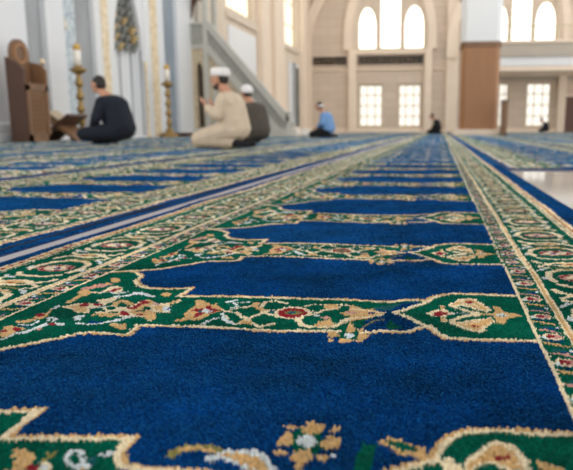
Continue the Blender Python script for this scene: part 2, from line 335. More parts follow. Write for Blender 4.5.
SPRAY.poly(GOLD, C1, [(215, 288), (250, 268), (310, 240), (345, 205), (380, 215), (380, 240), (335, 268), (390, 300), (412, 330), (350, 362), (315, 328), (250, 312)]).poly(GOLD, C1, [(380, 262), (430, 242), (470, 262), (430, 296)])
SPRAY.poly(GREEN, C1, [(140, 240), (180, 228), (200, 245), (160, 252)]).ell(GREEN, C1, (80, 266), 36, 12).ell(GREEN, C1, (340, 270), 34, 14).ell(GREEN, C1, (290, 286), 30, 7)
SPRAY.ell(RED, C1, (170, 306), 42, 18).ell(RED, C1, (225, 266), 30, 13).ell(RED, C1, (322, 224), 36, 13).line(RED, C1, [(240, 262), (300, 236)], 0.010).ell(RED, C1, (290, 312), 26, 7).ell(PINK, C1, (400, 240), 34, 8)
SPRAY.ell(WHITE, C1, (478, 274), 34, 20).ell(ROYAL, C1, (490, 276), 16, 8).line(WHITE, C1, [(0, 374), (100, 364), (160, 345), (220, 328)], 0.0065).line(GOLD, C1, [(0, 318), (80, 322), (130, 310)], 0.008)
SPRAY.poly(GOLD, C1, [(65, 385), (100, 378), (130, 395), (170, 375), (185, 398), (150, 425), (110, 412)]).ell(GOLD, C1, (478, 172), 34, 14)
SPRAY.poly(GOLD, CL, [(110, 272), (200, 255), (280, 240), (300, 208), (380, 190), (440, 160), (420, 195), (395, 225), (330, 245), (250, 268), (160, 278)]).ell(RED, CL, (335, 214), 36, 14).ell(RED, CL, (288, 240), 14, 6)
SPRAY.line(WHITE, CL, [(440, 160), (480, 138), (513, 130)], 0.0036).line(WHITE, CL, [(400, 260), (430, 225), (480, 245), (440, 262)], 0.0050).line(WHITE, CL, [(200, 358), (300, 322), (360, 292), (430, 285), (513, 290)], 0.0086)
SPRAY.ell(RED, CL, (440, 288), 36, 11).line(WHITE, CL, [(180, 290), (240, 305), (300, 275), (320, 255)], 0.0058).poly(GOLD, CL, [(0, 350), (40, 295), (90, 305), (190, 312), (230, 330), (110, 358), (120, 368), (0, 402)])
SPRAY.ell(RED, CL, (140, 332), 45, 16).ell(RED, CL, (30, 350), 30, 10).line(WHITE, CL, [(0, 432), (60, 395), (130, 366), (210, 350)], 0.0050).line(TEAL, CL, [(170, 300), (260, 310)], 0.008).ell(PINK, CL, (330, 330), 24, 12)

B1c = ((0, 425), 7.16); B2c = ((60, 425), 7.16); B3c = ((170, 425), 5.73); B4c = ((260, 410), 6.37); B5c = ((330, 420), 5.73); B6c = ((420, 420), 7.16); B7c = ((490, 420), 6.9)
NEAR = Pat(BAR0)
NEAR.poly(GOLD, B1c, [(80, 190), (110, 165), (180, 163), (200, 190), (232, 222), (215, 262), (225, 285), (270, 300), (240, 360), (40, 360), (0, 325), (80, 300), (95, 240)])
NEAR.ell(RED, B1c, (225, 305), 60, 26).poly(CREAM, B1c, [(262, 250), (310, 215), (330, 250), (360, 275), (372, 340), (300, 360), (262, 300)]).ell(WHITE, B1c, (318, 300), 34, 30).line(OLIVE, B1c, [(310, 240), (345, 215), (382, 195)], 0.006)
NEAR.line(WHITE, B2c, [(60, 255), (50, 205), (90, 168), (140, 176), (165, 225), (150, 275), (110, 285), (60, 255)], 0.0048).ell(GREEN, B2c, (105, 224), 24, 30).line(WHITE, B2c, [(120, 322), (180, 280), (240, 225), (300, 200), (365, 180)], 0.0065).line(TEAL, B2c, [(215, 250), (265, 208)], 0.006).ell(GOLD, B2c, (150, 310), 30, 20)
NEAR.line(OLIVE, B3c, [(15, 155), (50, 132), (100, 124), (200, 116), (262, 146)], 0.011).line(GOLD, B3c, [(60, 130), (170, 125), (240, 140)], 0.005)
NEAR.poly(WHITE, B3c, [(198, 196), (250, 158), (330, 136), (400, 136), (460, 130), (520, 145), (580, 195), (620, 262), (440, 262), (375, 212), (300, 190), (210, 208)])
NEAR.poly(GOLD, B3c, [(260, 172), (330, 152), (400, 152), (450, 152), (505, 168), (555, 210), (565, 262), (470, 250), (385, 198), (310, 176)])
NEAR.ell(GREEN, B4c, (305, 195), 120, 88).poly(BLUE, B4c, [(390, 200), (430, 160), (440, 140), (400, 150)])
NEAR.poly(GOLD, B4c, [(262, 110), (300, 70), (330, 58), (375, 75), (405, 85), (410, 110), (385, 140), (340, 152), (290, 142)]).poly(GOLD, B4c, [(395, 210), (440, 145), (470, 160), (515, 180), (505, 225), (450, 248), (400, 250)])
NEAR.poly(GOLD, B4c, [(195, 290), (220, 250), (300, 245), (345, 285), (310, 320), (270, 335), (265, 400), (222, 400), (228, 330), (205, 320)]).poly(GOLD, B4c, [(100, 220), (130, 165), (190, 120), (222, 160), (222, 200), (175, 225)])
NEAR.ell(GOLD, B4c, (480, 118), 40, 20).ell(GOLD, B4c, (195, 105), 52, 13).ell(GOLD, B4c, (405, 294), 40, 22).ell(GOLD, B4c, (130, 264), 54, 18).ell(WHITE, B4c, (305, 195), 60, 38).ell(WHITE, B4c, (470, 285), 14, 10)
NEAR.poly(GREEN, B5c, [(200, 140), (282, 126), (262, 200), (240, 300), (140, 300), (158, 200)])
NEAR.poly(GOLD, B5c, [(265, 128), (330, 98), (400, 98), (470, 138), (560, 160), (540, 215), (470, 206), (390, 190), (330, 152)]).poly(GREEN, B5c, [(318, 124), (390, 114), (480, 152), (505, 188), (410, 176)])
NEAR.poly(CREAM, B6c, [(300, 370), (322, 280), (370, 240), (440, 205), (500, 140), (560, 136), (640, 150), (700, 200), (760, 260), (820, 370), (640, 370), (560, 320), (470, 310), (400, 330), (380, 370)])
NEAR.poly(GOLD, B6c, [(335, 370), (350, 295), (440, 245), (510, 170), (570, 160), (630, 190), (690, 250), (740, 340), (640, 350), (560, 300), (470, 288), (390, 312), (360, 370)])
NEAR.ell(RED, B7c, (85, 250), 42, 17).line(GOLD, B7c, [(375, 300), (420, 325), (470, 360)], 0.012).line(CREAM, B6c, [(205, 305), (240, 345), (250, 380)], 0.014).poly(GREEN, B6c, [(420, 345), (480, 325), (540, 350), (470, 390)])

# wide border repeat: t is the distance outward from the thick cream line, w along the roll; one period centred on a rosette
BP = 0.228
RB = ((500, 220), 7.83); RB0 = gp(500 + 440 / 7.83, 220 + 262 / 7.83)
class BPat(Pat):
    def _g(self, crop, pts): return np.array([(u - 0.172, v - RB0[1]) for u, v in T(crop[0], crop[1], pts)])
WB = BPat(0)
def _e(c, rx, ry, n=14): return [(c[0] + rx * math.cos(2 * math.pi * i / n), c[1] + ry * math.sin(2 * math.pi * i / n)) for i in range(n)]
def _wb(kind, col, pts, w=0): WB.s.append((kind, col, np.array(pts, float), w * 1.3))
_wb('l', CREAM, [(.020, -.030), (.014, .004), (.022, .040), (.046, .062), (.078, .066), (.104, .050), (.114, .020), (.112, -.016)], .0095)
_wb('l', CREAM, [(.112, -.040), (.100, -.058), (.070, -.066), (.040, -.062), (.024, -.048)], .0085)
_wb('l', GOLD, [(.034, .056), (.062, .066), (.090, .060)], .006)
_wb('p', PINK, _e((.066, 0), .036, .027)); _wb('p', CREAM, _e((.066, 0), .026, .017))
for dt, dw in ((-.028, .003), (-.014, -.016), (.004, .018), (.022, -.012), (.030, .006), (-.020, .016), (.008, -.020), (-.002, .002)): _wb('p', RED, _e((.066 + dt, dw), .0062, .0065, 8))
_wb('p', ROYAL, _e((.060, -.004), .006, .006, 8)); _wb('p', WHITE, _e((.072, .004), .007, .005, 8))
for sg in (1, -1):
    z = .114 * sg
    _wb('p', CREAM, _e((.064, z), .034, .021)); _wb('p', GOLD, _e((.070, z + .002), .022, .012)); _wb('p', GREEN, _e((.050, z - .004), .008, .006)); _wb('p', RED, _e((.074, z), .007, .005, 8))
    _wb('l', CREAM, [(.034, z), (.016, z + .014), (.010, z + .030)], .0085); _wb('l', CREAM, [(.096, z), (.112, z - .012), (.120, z - .030)], .0085)
    _wb('l', CREAM, [(.030, z - .006), (.012, z - .018), (.014, z - .032), (.026, z - .034)], .007); _wb('l', CREAM, [(.098, z + .008), (.116, z + .022), (.112, z + .036)], .007)
_wb('p', WHITE, _e((.006, -.010), .005, .010, 10)); _wb('p', WHITE, _e((.122, .004), .005, .010, 10)); _wb('l', WHITE, [(.004, .050), (.014, .066), (.028, .074)], .006); _wb('l', WHITE, [(.122, -.062), (.108, -.074), (.094, -.078)], .006)
_wb('l', OLIVE, [(.030, .076), (.060, .082), (.092, .078)], .005)
NB = []
def _nb(kind, col, pts, w=0): NB.append((kind, col, np.array(pts, float), w))
def _e(c, rx, ry, n=12): return [(c[0] + rx * math.cos(2 * math.pi * i / n), c[1] + ry * math.sin(2 * math.pi * i / n)) for i in range(n)]
NP = 0.09           # narrow border repeat; t from the thin cream line
_nb('p', CREAM, _e((0.021, 0.0), 0.015, 0.013)); _nb('p', PINK, _e((0.023, 0.001), 0.011, 0.009)); _nb('p', RED, _e((0.019, 0.001), 0.006, 0.007)); _nb('p', WHITE, _e((0.010, -0.006), 0.004, 0.006))
_nb('l', PINK, [(0.009, 0.028), (0.022, 0.026), (0.034, 0.018)], 0.006); _nb('l', WHITE, [(0.010, 0.046), (0.022, 0.050), (0.034, 0.046), (0.033, 0.038)], 0.006); _nb('p', TEAL, _e((0.020, 0.038), 0.010, 0.005))
_nb('l', GOLD, [(0.009, -0.026), (0.020, -0.030), (0.033, -0.036)], 0.007); _nb('p', BLUE, _e((0.021, -0.018), 0.012, 0.003)); _nb('p', BLUE, _e((0.026, 0.033), 0.008, 0.003))

CENTRES = [-0.035, 0.415, 0.867, 1.315, 1.83, 2.39]
while CENTRES[-1] < 46: CENTRES.append(CENTRES[-1] + 0.56)
CENTRES = np.array(CENTRES)
FIRST_NEAR = 1
ED_L, OUT_L, IN_L, T1, T2, IN_R, OUT_R, ED_R = -0.848, -0.806, -0.590, -0.632, 0.172, 0.127, 0.357, 0.432

def carpet_pattern(U, V, plain_bars=False, shift=0.0):
    """yarn colour and part key of each stitch. parts: 0 left edging, 1 left border, 2 right border, 3 right edging, 100+k panel after bar k, 300+k bar k"""
    C = np.full(U.shape, BLUE); P = np.zeros(U.shape, int)
    P[U < OUT_L] = 0; P[(U >= OUT_L) & (U < IN_L)] = 1; P[(U > IN_R) & (U <= OUT_R)] = 2; P[U > OUT_R] = 3
    for side in (0, 1):
        t = (U - IN_R) if side else (IN_L - U)
        m = np.nonzero((t > 0) & (t <= OUT_R - IN_R))[0]
        tt, vv = t[m], V[m] + (0.0 if side else 0.052)
        c = np.full(tt.shape, GREEN)
        w = (vv - 0.961) % NP; w = np.where(w > NP / 2, w - NP, w); stamp(c, tt, w, NB)
        ph = RB0[1] if side else 1.046
        for k in (-1, 0, 1):
            w2 = (V[m] - ph) % BP; w2 = np.where(w2 > BP / 2, w2 - BP, w2) + k * BP
            stamp(c, tt - 0.054, w2, WB.s)
        c[(tt < 0.0045)] = CREAM
        c[(tt > 0.0385) & (tt < 0.052)] = CREAM; c[(tt > 0.043) & (tt < 0.0475)] = GOLD
        o = OUT_R - IN_R
        c[tt > o - 0.024] = CREAM; b = (tt > o - 0.018) & (tt < o - 0.007); c[b] = GOLD; c[b & ((V[m] % 0.03) < 0.011)] = RED
        c[(tt > o - 0.029) & (tt < o - 0.024)] = GREEN; c[(tt > o - 0.034) & (tt < o - 0.029)] = CREAM
        C[m] = c
    m = np.nonzero((U >= IN_L) & (U <= IN_R))[0]
    u, v = U[m], V[m] + shift
    c = np.full(u.shape, BLUE); p = np.full(u.shape, -1)
    k0 = np.searchsorted(CENTRES, v) - 1
    p = 100 + np.clip(k0, 0, None)
    for k in np.unique(np.concatenate([k0, k0 + 1])):
        if k < 0 or k >= len(CENTRES): continue
        cell = (CENTRES[min(k + 1, len(CENTRES) - 1)] - CENTRES[max(k - 1, 0)]) / 2
        s = cell / PITCH if k >= 3 else 1.0
        idx = np.nonzero(np.abs(v - CENTRES[k]) < 0.27 * s)[0]
        if not len(idx): continue
        uu = u[idx]; ww = (v[idx] - CENTRES[k]) / (1 + (s - 1) * np.clip((-0.38 - uu) / 0.05, 0, 1))
        near = (k == FIRST_NEAR and not plain_bars)
        poly, top, bot = (OUT0, T0, B0) if near else (OUT1, OT, OB)
        ins = inside(uu, ww, poly); cc = c[idx]; pp = p[idx]
        cc[ins] = GREEN; pp[ins] = 300 + k
        if near:
            neck = ins & (uu > -0.24) & (uu < -0.0); tmp = cc.copy(); stamp(tmp, uu, ww, [('p', BLUE, np.array([(-0.24, -0.1), (-0.03, -0.1), (-0.03, 0.03), (-0.24, 0.03)]), 0)]); cc[neck] = tmp[neck]
        d = np.minimum(dist(uu, ww, top), dist(uu, ww, bot)); edge = d < 0.0052
        if not near:
            sh = SPRAY.s + BAND.s + MED.s; tmp = cc.copy(); stamp(tmp, uu, ww, sh); okm = ins & ~edge; cc[okm] = tmp[okm]
            # lower corner of the arch: the same spray, seen again beyond the frame of the tracing
            tip = MEDTIP; dt = np.minimum(dist(uu, ww, tip[0]), dist(uu, ww, tip[1])) < 0.0045; cc[dt] = CREAM
        else:
            tmp = cc.copy(); stamp(tmp, uu, ww, SPRAY.s); left = ins & (uu < -0.42); cc[left] = tmp[left]
        cc[edge] = CREAM; cc[edge & ~ins & (d > 0.0014)] = GOLD
        extra = NEAR.s if near else FLOWER.s
        before = cc.copy(); stamp(cc, uu, ww, extra)
        if k == 3: stamp(cc, uu - 0.035, -ww - 0.07, extra); pp[edge | (cc != before)] = 300 + k
        if near:
            # keep the medallion's outline over the palmette
            cc[edge & ins & (d > 0.0022) & (uu > -0.03)] = CREAM
        c[idx] = cc; p[idx] = pp
    C[m] = c; P[m] = p
    return C, P
def _loc(px): return np.array([(u, v - BAR1) for u, v in (gp(*q) for q in px)])
MEDTIP = (_loc([(393.5, 312.6), (405, 310), (414, 306.6), (422, 303.8), (429, 300.5)]), _loc([(393.5, 312.6), (403, 315.8), (412, 320), (420, 324.3), (428, 328)]))

# ------------------------------------------------------------------ carpet meshes
def fast_mesh(name, verts, quads, mi, rnd, mats, parent=None, loc=(0, 0, 0)):
    me = bpy.data.meshes.new(name); n = len(quads)
    me.vertices.add(len(verts)); me.vertices.foreach_set('co', verts.astype(np.float32).ravel())
    me.loops.add(n * 4); me.loops.foreach_set('vertex_index', quads.astype(np.int32).ravel())
    me.polygons.add(n); me.polygons.foreach_set('loop_start', np.arange(0, n * 4, 4, dtype=np.int32))
    for m in mats: me.materials.append(m)
    me.polygons.foreach_set('material_index', mi.astype(np.int32))
    a = me.attributes.new('tuft', 'FLOAT', 'FACE'); a.data.foreach_set('value', rnd.astype(np.float32))
    me.update(calc_edges=True)
    o = bpy.data.objects.new(name, me); COL.objects.link(o); o.location = loc
    if parent: o.parent = parent
    return o
def smooth_noise(X, Y, scale, seed):
    r = np.random.default_rng(seed); f = np.zeros(X.shape)
    for i in range(10):
        a = r.uniform(0, 6.28); k = scale * r.uniform(0.5, 2.2); f += np.sin(k * (X * math.cos(a) + Y * math.sin(a)) + r.uniform(0, 6.28)) * r.uniform(0.4, 1)
    return f / 3.5
class Acc:
    def __init__(self): self.v = []; self.q = []; self.m = []; self.r = []; self.n = 0
    def add(self, v, q, m, r): self.v.append(v); self.q.append(q + self.n); self.m.append(m); self.r.append(r); self.n += len(v)
def build_zone(acc, v0, v1, du, dv, tuft, part_of, u0=ED_L, u1=ED_R, plain=False, shift=0.0, stitch=None, depth=0.005, dx=0.0):
    nu = max(1, int(round((u1 - u0) / du))); nv = max(1, int(round((v1 - v0) / dv)))
    gu = np.linspace(u0, u1, nu + 1); gv = np.linspace(v0, v1, nv + 1); su, sv = gu[1] - gu[0], gv[1] - gv[0]
    cu, cv = np.meshgrid((gu[:-1] + gu[1:]) / 2, (gv[:-1] + gv[1:]) / 2); cu = cu.ravel(); cv = cv.ravel()
    if stitch:
        su_, sv_ = cu + RNG.normal(0, 0.0003, cu.shape), cv + RNG.normal(0, 0.0003, cv.shape)
        C, P = carpet_pattern(np.round(su_ / stitch) * stitch, np.round(sv_ / stitch) * stitch, plain, shift)
    else:
        C, P = carpet_pattern(cu + RNG.uniform(-.3, .3, cu.shape) * su, cv + RNG.uniform(-.3, .3, cv.shape) * sv, plain, shift)
    P = part_of(P)
    X, Y = np.meshgrid(gu, gv); jit = 0.25 if tuft else 0.0
    cx = X + RNG.uniform(-jit, jit, X.shape) * su * ((X > u0 + 1e-6) & (X < u1 - 1e-6)); cy = Y + RNG.uniform(-jit, jit, Y.shape) * sv * ((Y > v0 + 1e-6) & (Y < v1 - 1e-6))
    z = np.full(X.shape, -depth if tuft else 0.0) + (RNG.uniform(-.001, .001, X.shape) if tuft else 0)
    z += 0.0025 * smooth_noise(X, Y, 9, 3) * (1 if tuft else 0)
    corners = np.stack([cx.ravel(), cy.ravel(), z.ravel()], 1)
    ci = np.arange(nu * nv); r_, c_ = ci // nu, ci % nu
    quad = np.stack([r_ * (nu + 1) + c_, r_ * (nu + 1) + c_ + 1, (r_ + 1) * (nu + 1) + c_ + 1, (r_ + 1) * (nu + 1) + c_], 1)
    rnd = RNG.random(nu * nv)
    lx = 0.0010 * smooth_noise(cu, cv, 14, 5) + 0.0006 * smooth_noise(cu, cv, 60, 15); ly = 0.0014 * smooth_noise(cu, cv, 9, 8) + 0.0008 * smooth_noise(cu, cv, 70, 18) + 0.0004
    hz = 0.0025 * smooth_noise(cu, cv, 9, 3)
    for key in np.unique(P):
        sel = np.nonzero(P == key)[0]; q = quad[sel]
        uniq, inv = np.unique(q.ravel(), return_inverse=True); base = corners[uniq]; bq = inv.reshape(-1, 4)
        base = base + np.array([dx, 0, 0]); a = acc.setdefault(int(key), Acc())
        if not tuft:
            a.add(base, bq, C[sel], rnd[sel]); continue
        n = len(sel); nb = len(base)
        off = np.stack([lx[sel] + RNG.normal(0, .0004, n), ly[sel] + RNG.normal(0, .0005, n), hz[sel] + RNG.normal(0, .0006, n)], 1)
        sg = np.array([(-1, -1), (1, -1), (1, 1), (-1, 1)]) * 0.5
        tops = np.empty((n, 4, 3)); fr = RNG.uniform(.5, .85, n)
        for k in range(4):
            tops[:, k, 0] = cu[sel] + sg[k, 0] * su * fr + off[:, 0] + dx; tops[:, k, 1] = cv[sel] + sg[k, 1] * sv * fr + off[:, 1]
            tops[:, k, 2] = off[:, 2] + RNG.normal(0, .0003, n)
        tq = nb + np.arange(n * 4).reshape(n, 4); qs = [tq]
        for k in range(4):
            k2 = (k + 1) % 4; qs.append(np.stack([bq[:, k], bq[:, k2], tq[:, k2], tq[:, k]], 1))
        a.add(np.vstack([base, tops.reshape(-1, 3)]), np.vstack(qs), np.tile(C[sel], 5), np.tile(rnd[sel], 5))
PART_NAME = {0: 'edging', 1: 'side_border', 2: 'side_border', 3: 'edging', 90: 'panel_run'}
def finish_strip(acc, root, dx):
    for key in sorted(acc):
        a = acc[key]; name = PART_NAME.get(key) or ('prayer_panel' if key < 300 else 'divider_band')
        v = np.vstack(a.v); v[:, 0] -= dx; 
        o = fast_mesh(name, v, np.vstack(a.q), np.concatenate(a.m), np.concatenate(a.r), YARNS, root)
        if key == 90: o['kind'] = 'stuff'
def edge_rolls(root, v0, v1, near_end=False, u0=None, edge_line=True):
    bm = bbox(ED_R - .034, ED_R - .030, v0, v1, FLOOR_Z, 0.0035) if edge_line else None  # thin dark raised line along the right edging
    if edge_line: obj('edge_line', bm, M['edge_line'], root, world=False)
    u0 = ED_L if u0 is None else u0
    for x in (u0, ED_R):
        bm = bbox(x - 0.003, x + 0.003, v0, v1, FLOOR_Z, -0.001, 0.002); obj('binding', bm, M['binding'], root, world=False)
    bm = box(B(), u0, ED_R, v0, v1, FLOOR_Z, -0.0062); obj('backing', bm, M['backing'], root, world=False)
    if near_end:
        bm = bbox(ED_L, ED_R, v0 - 0.02, v0, FLOOR_Z, 0.004, 0.004); obj('binding', bm, M['binding'], root, world=False)

ROLL_GROUP = 'patterned prayer carpet rolls'
END_V = 39.6
main = empty('prayer_carpet', (0, 0, 0), 'sharply seen blue and green patterned prayer carpet roll running down the middle', 'carpet', ROLL_GROUP)
cut = lambda kmax: (lambda P: np.where(((P >= 100) & (P < 300) & (P - 100 > kmax)) | ((P >= 300) & (P - 300 > kmax)), 90, P))
acc = {}
build_zone(acc, 0.36, 1.16, 0.0023, 0.0023, True, cut(16), stitch=0.0029)
build_zone(acc, 1.16, 2.30, 0.0034, 0.0040, True, cut(16), stitch=0.0034)
build_zone(acc, 2.30, 4.6, 0.006, 0.008, True, cut(16))
build_zone(acc, 4.6, 10.0, 0.011, 0.02, True, cut(16), depth=0.002)
build_zone(acc, 10.0, END_V, 0.025, 0.05, True, cut(16), depth=0.001)
finish_strip(acc, main, 0.0); edge_rolls(main, 0.36, END_V, edge_line=False)

DX = -1.325
tag(obj('seam_strip', bbox(-0.886, ED_L - 0.006, 0.36, END_V, FLOOR_Z, -0.0015, 0.001), M['strip']), 'pale smooth strip on the floor between the middle carpet roll and its left neighbour', 'floor strip')
LABELS = ['prayer carpet roll just beyond the pale gap left of the sharp middle roll',
          'blurred prayer carpet roll under the kneeling man in the cream robe',
          'blurred prayer carpet roll running just behind the man in the cream robe',
          'blurred prayer carpet roll under the seated man in dark navy',
          'blurred prayer carpet roll just behind the seated man in dark navy',
          'blurred prayer carpet roll lying along the marble wall with the candlesticks']
SHIFT = [0.13, 0.05, 0.3, 0.17, 0.42, 0.25]
for i, lab in enumerate(LABELS):
    dx = DX * (i + 1); root = empty('prayer_carpet', (dx, 0, 0), lab, 'carpet', ROLL_GROUP)
    acc = {}; y0 = [0.9, 2.4, 4.0, 5.5, 7.0, 8.5][i]
    end = 20.15 if i >= 3 else END_V; u0 = -0.19 if i == 5 else ED_L
    coarse = lambda P: np.where(P >= 100, 90, P)
    if i == 0:
        build_zone(acc, y0, 3.2, 0.0055, 0.0065, True, cut(10), plain=True, shift=SHIFT[i])
        build_zone(acc, 3.2, 7.0, 0.011, 0.016, True, cut(10), plain=True, shift=SHIFT[i])
        build_zone(acc, 7.0, END_V, 0.025, 0.05, True, depth=0.001, part_of=cut(10), plain=True, shift=SHIFT[i])
    else:
        build_zone(acc, y0, 10.0, 0.018, 0.022, True, depth=0.002, part_of=coarse, plain=True, shift=SHIFT[i], u0=u0)
        build_zone(acc, 10.0, end, 0.03, 0.06, True, depth=0.001, part_of=coarse, plain=True, shift=SHIFT[i], u0=u0)
    finish_strip(acc, root, 0.0); edge_rolls(root, y0, end, u0=u0)
RLABELS = ['prayer carpet roll starting beyond the bare marble, right beside the middle roll', 'prayer carpet roll beyond the bare marble, second from the middle roll',
           'prayer carpet roll beyond the bare marble, third from the middle roll', 'prayer carpet roll beyond the bare marble, fourth from the middle roll',
           'prayer carpet roll beyond the bare marble, fifth from the middle roll', 'prayer carpet roll beyond the bare marble, sixth from the middle roll']
for i, lab in enumerate(RLABELS):
    dx = 1.300 + 1.33 * i; root = empty('prayer_carpet', (dx, 0, 0), lab, 'carpet', ROLL_GROUP)
    acc = {}
    build_zone(acc, 4.17, 10.0, 0.018, 0.022, True, depth=0.002, part_of=coarse, plain=True, shift=0.2 * i)
    build_zone(acc, 10.0, END_V, 0.03, 0.06, True, depth=0.001, part_of=coarse, plain=True, shift=0.2 * i)
    finish_strip(acc, root, 0.0); edge_rolls(root, 4.17, END_V, True)

# ------------------------------------------------------------------ room shell
YF = 40.0; XW = -8.4; ZT = 13.0
tag(obj('floor', box(B(), -9.6, 16, -3, YF + 0.6, FLOOR_Z - 0.2, FLOOR_Z), M['floor']), kind='structure')
def y_(px, py=45): return atX(px, py, XW)[1]
def xF(px, py=80, Y=YF): return atY(px, py, Y)[0]
def zF(py, px=390, Y=YF): return atY(px, py, Y)[2]

# far wall with its window openings
holes = []; wins = []
def rect(p0, p1, q0, q1, Y=YF):
    return [(xF(p0), zF(q1)), (xF(p1), zF(q1)), (xF(p1), zF(q0)), (xF(p0), zF(q0))]
def win(outline, kind, bars_v, bars_h): holes.append(outline); wins.append((outline, kind, bars_v, bars_h))
for a, b in ((358.5, 383), (398, 421.5), (496, 509.5), (527, 552.5)): win(rect(a, b, 84, 127), 'low', 3, 4)
for a, b, t, q in ((357, 376.7, 5.5, 50), (402.4, 424, 4.5, 50), (486.5, 507, 5.5, 50), (532, 554.5, 5, 50)):
    win(arch_pts(xF(a), xF(b), zF(q), zF(q - 22), zF(t)), 'arch', 0, 0)
for a, b, q in ((378.5, 400.8, 50), (508.6, 530.4, 50)):
    win(arch_pts(xF(a), xF(b), zF(q), zF(0), zF(-22)), 'arch', 0, 0)
XR = 15.5
wall = prism(B(), [(XW - 1.0, FLOOR_Z), (XR, FLOOR_Z), (XR, ZT), (XW - 1.0, ZT)], holes, YF, YF + 0.5)
tag(obj('wall_back', wall, M['ashlar']), kind='structure')
wn = [0]
def glaze(outline, kind, nv, nh, axis='y', a0=YF + 0.28, pane_m='daylight'):
    wn[0] += 1; sgn = 1 if axis == 'y' else -1
    xs = [p[0] for p in outline]; zs = [p[1] for p in outline]; x0, x1, z0, z1 = min(xs), max(xs), min(zs), max(zs)
    cx, cz = sum(xs) / len(xs), sum(zs) / len(zs)
    inner = [(cx + (p[0] - cx) * (1 - 0.10 / max(.3, (x1 - x0) / 2)), cz + (p[1] - cz) * (1 - 0.10 / max(.3, (z1 - z0) / 2))) for p in outline]
    fr = prism(B(), outline, [inner], a0 - 0.05 * sgn, a0 + 0.05 * sgn, axis)
    w = tag(obj('window_%d' % wn[0], fr, M['frame']), kind='structure')
    obj('pane', prism(B(), inner, [], a0 + 0.01 * sgn, a0 + 0.03 * sgn, axis), M[pane_m], w)
    bm = B(); th = 0.028
    for i in range(1, nv):
        x = x0 + (x1 - x0) * i / nv
        box(bm, *( (x - th, x + th, a0 - .02, a0 + .005) if axis == 'y' else (min(a0, a0 + .02), max(a0, a0 + .02), x - th, x + th)), z0, z1)
    for i in range(1, nh):
        z = z0 + (z1 - z0) * i / nh
        box(bm, *((x0, x1, a0 - .02, a0 + .005) if axis == 'y' else (min(a0, a0 + .02), max(a0, a0 + .02), x0, x1)), z - th, z + th)
    if nv > 1 or nh > 1: obj('glazing_bar', bm, M['frame'], w)
    else: bm.free()
    return w
for o_, k_, nv, nh in wins: glaze(o_, k_, nv, nh, pane_m='daylight_low' if k_ == 'low' else 'daylight')

tn = [0]
def trim(bm, m):
    tn[0] += 1; return tag(obj('trim_%d' % tn[0], bm, m), kind='structure')
# pilasters and arch ribs of the far wall
for a, b in ((349, 356.5), (424.5, 432), (302, 312), (446, 458), (558, 566)):
    trim(bbox(xF(a), xF(b), YF - 0.35, YF, FLOOR_Z, ZT if a in (302, 446) else zF(50), 0.04), M['stone_pale'])
def rib(cx, half, z0, zs, zt, wid, dep, m):
    o_ = arch_pts(cx - half, cx + half, z0, zs, zt, 16); i_ = arch_pts(cx - half + wid, cx + half - wid, z0 - 0.001, zs, zt - wid, 16)
    pts = o_[1:] + [o_[0]]; ins_ = i_[1:] + [i_[0]]
    bm = prism(B(), pts + ins_[::-1], [], YF - dep, YF); return trim(bm, m)
cA = (xF(378.5) + xF(400.8)) / 2; cB = (xF(508.6) + xF(530.4)) / 2
for c0 in (cA, cB):
    hw = (xF(424.5) - xF(357)) / 2
    rib(c0, hw + 0.75, zF(50), zF(38), zF(-42), 0.5, 0.3, M['stone_pale'])
    rib(c0, hw + 0.25, zF(50), zF(34), zF(-34), 0.22, 0.16, M['stone'])
    rib(c0, cA - xF(303) if c0 == cA else cB - xF(446), zF(60), zF(48), zF(-42), 0.55, 0.5, M['stone_pale'])
trim(bbox(xF(355), xF(427), YF - 0.22, YF, zF(54.5), zF(50), 0.03), M['stone_pale'])
for a, b, q0, q1 in ((84, 84, 0, 0),): pass
for a, b, nm in ((313, 347, 'beside the corner'), (358, 423, 'under the tall arched windows')):
    fr = empty('inscription_frieze', (xF(a), YF - 0.06, zF(64)), 'dark frieze band with gold script on the far wall, ' + nm, 'frieze')
    obj('panel', bbox(xF(a), xF(b), YF - 0.06, YF - .002, zF(64.6), zF(55.6)), M['frieze'], fr)
    obj('border', prism(B(), rect(a - .4, b + .4, 55.2, 65), [rect(a, b, 55.7, 64.5)], YF - 0.1, YF - .002), M['stone_pale'], fr)
    bm = B(); x = xF(a) + 0.15
    while x < xF(b) - 0.2:           # flowing strokes, tall and low, like cursive script
        h = random.uniform(0.10, 0.30); z = zF(62.4) + random.uniform(0, .1)
        box(bm, x, x + 0.03, YF - 0.075, YF - 0.05, z, z + h); box(bm, x, x + random.uniform(.08, .16), YF - 0.075, YF - 0.05, z, z + 0.03); x += random.uniform(0.2, 0.36)
    obj('script', bm, M['frieze_gold'], fr)
# stone course joints: thin proud string courses
trim(bbox(XW, xF(458), YF - 0.12, YF, zF(70), zF(68.6)), M['stone_pale'])
tag(obj('baseboard_back', bbox(XW, XR, YF - 0.08, YF, FLOOR_Z, 0.25), M['stone_pale']), kind='structure')

# door at the right of the far wall
dd = tag(obj('door_1', bbox(xF(564), xF(580), YF - 0.12, YF - 0.04, FLOOR_Z, zF(98)), M['brown_door']), kind='structure')
for r0, r1 in ((102, 113), (116, 128)):
    obj('panel', bbox(xF(566.5), xF(577.5), YF - 0.15, YF - 0.11, zF(r1), zF(r0), 0.02), M['brown_door'], dd)
obj('handle', bbox(xF(565), xF(565.8), YF - 0.2, YF - 0.12, zF(117), zF(114)), M['brass'], dd)
obj('frame', prism(B(), rect(562, 582, 96, 131.8), [rect(564, 580, 98, 131.7)], YF - 0.16, YF), M['stone_pale'], dd)

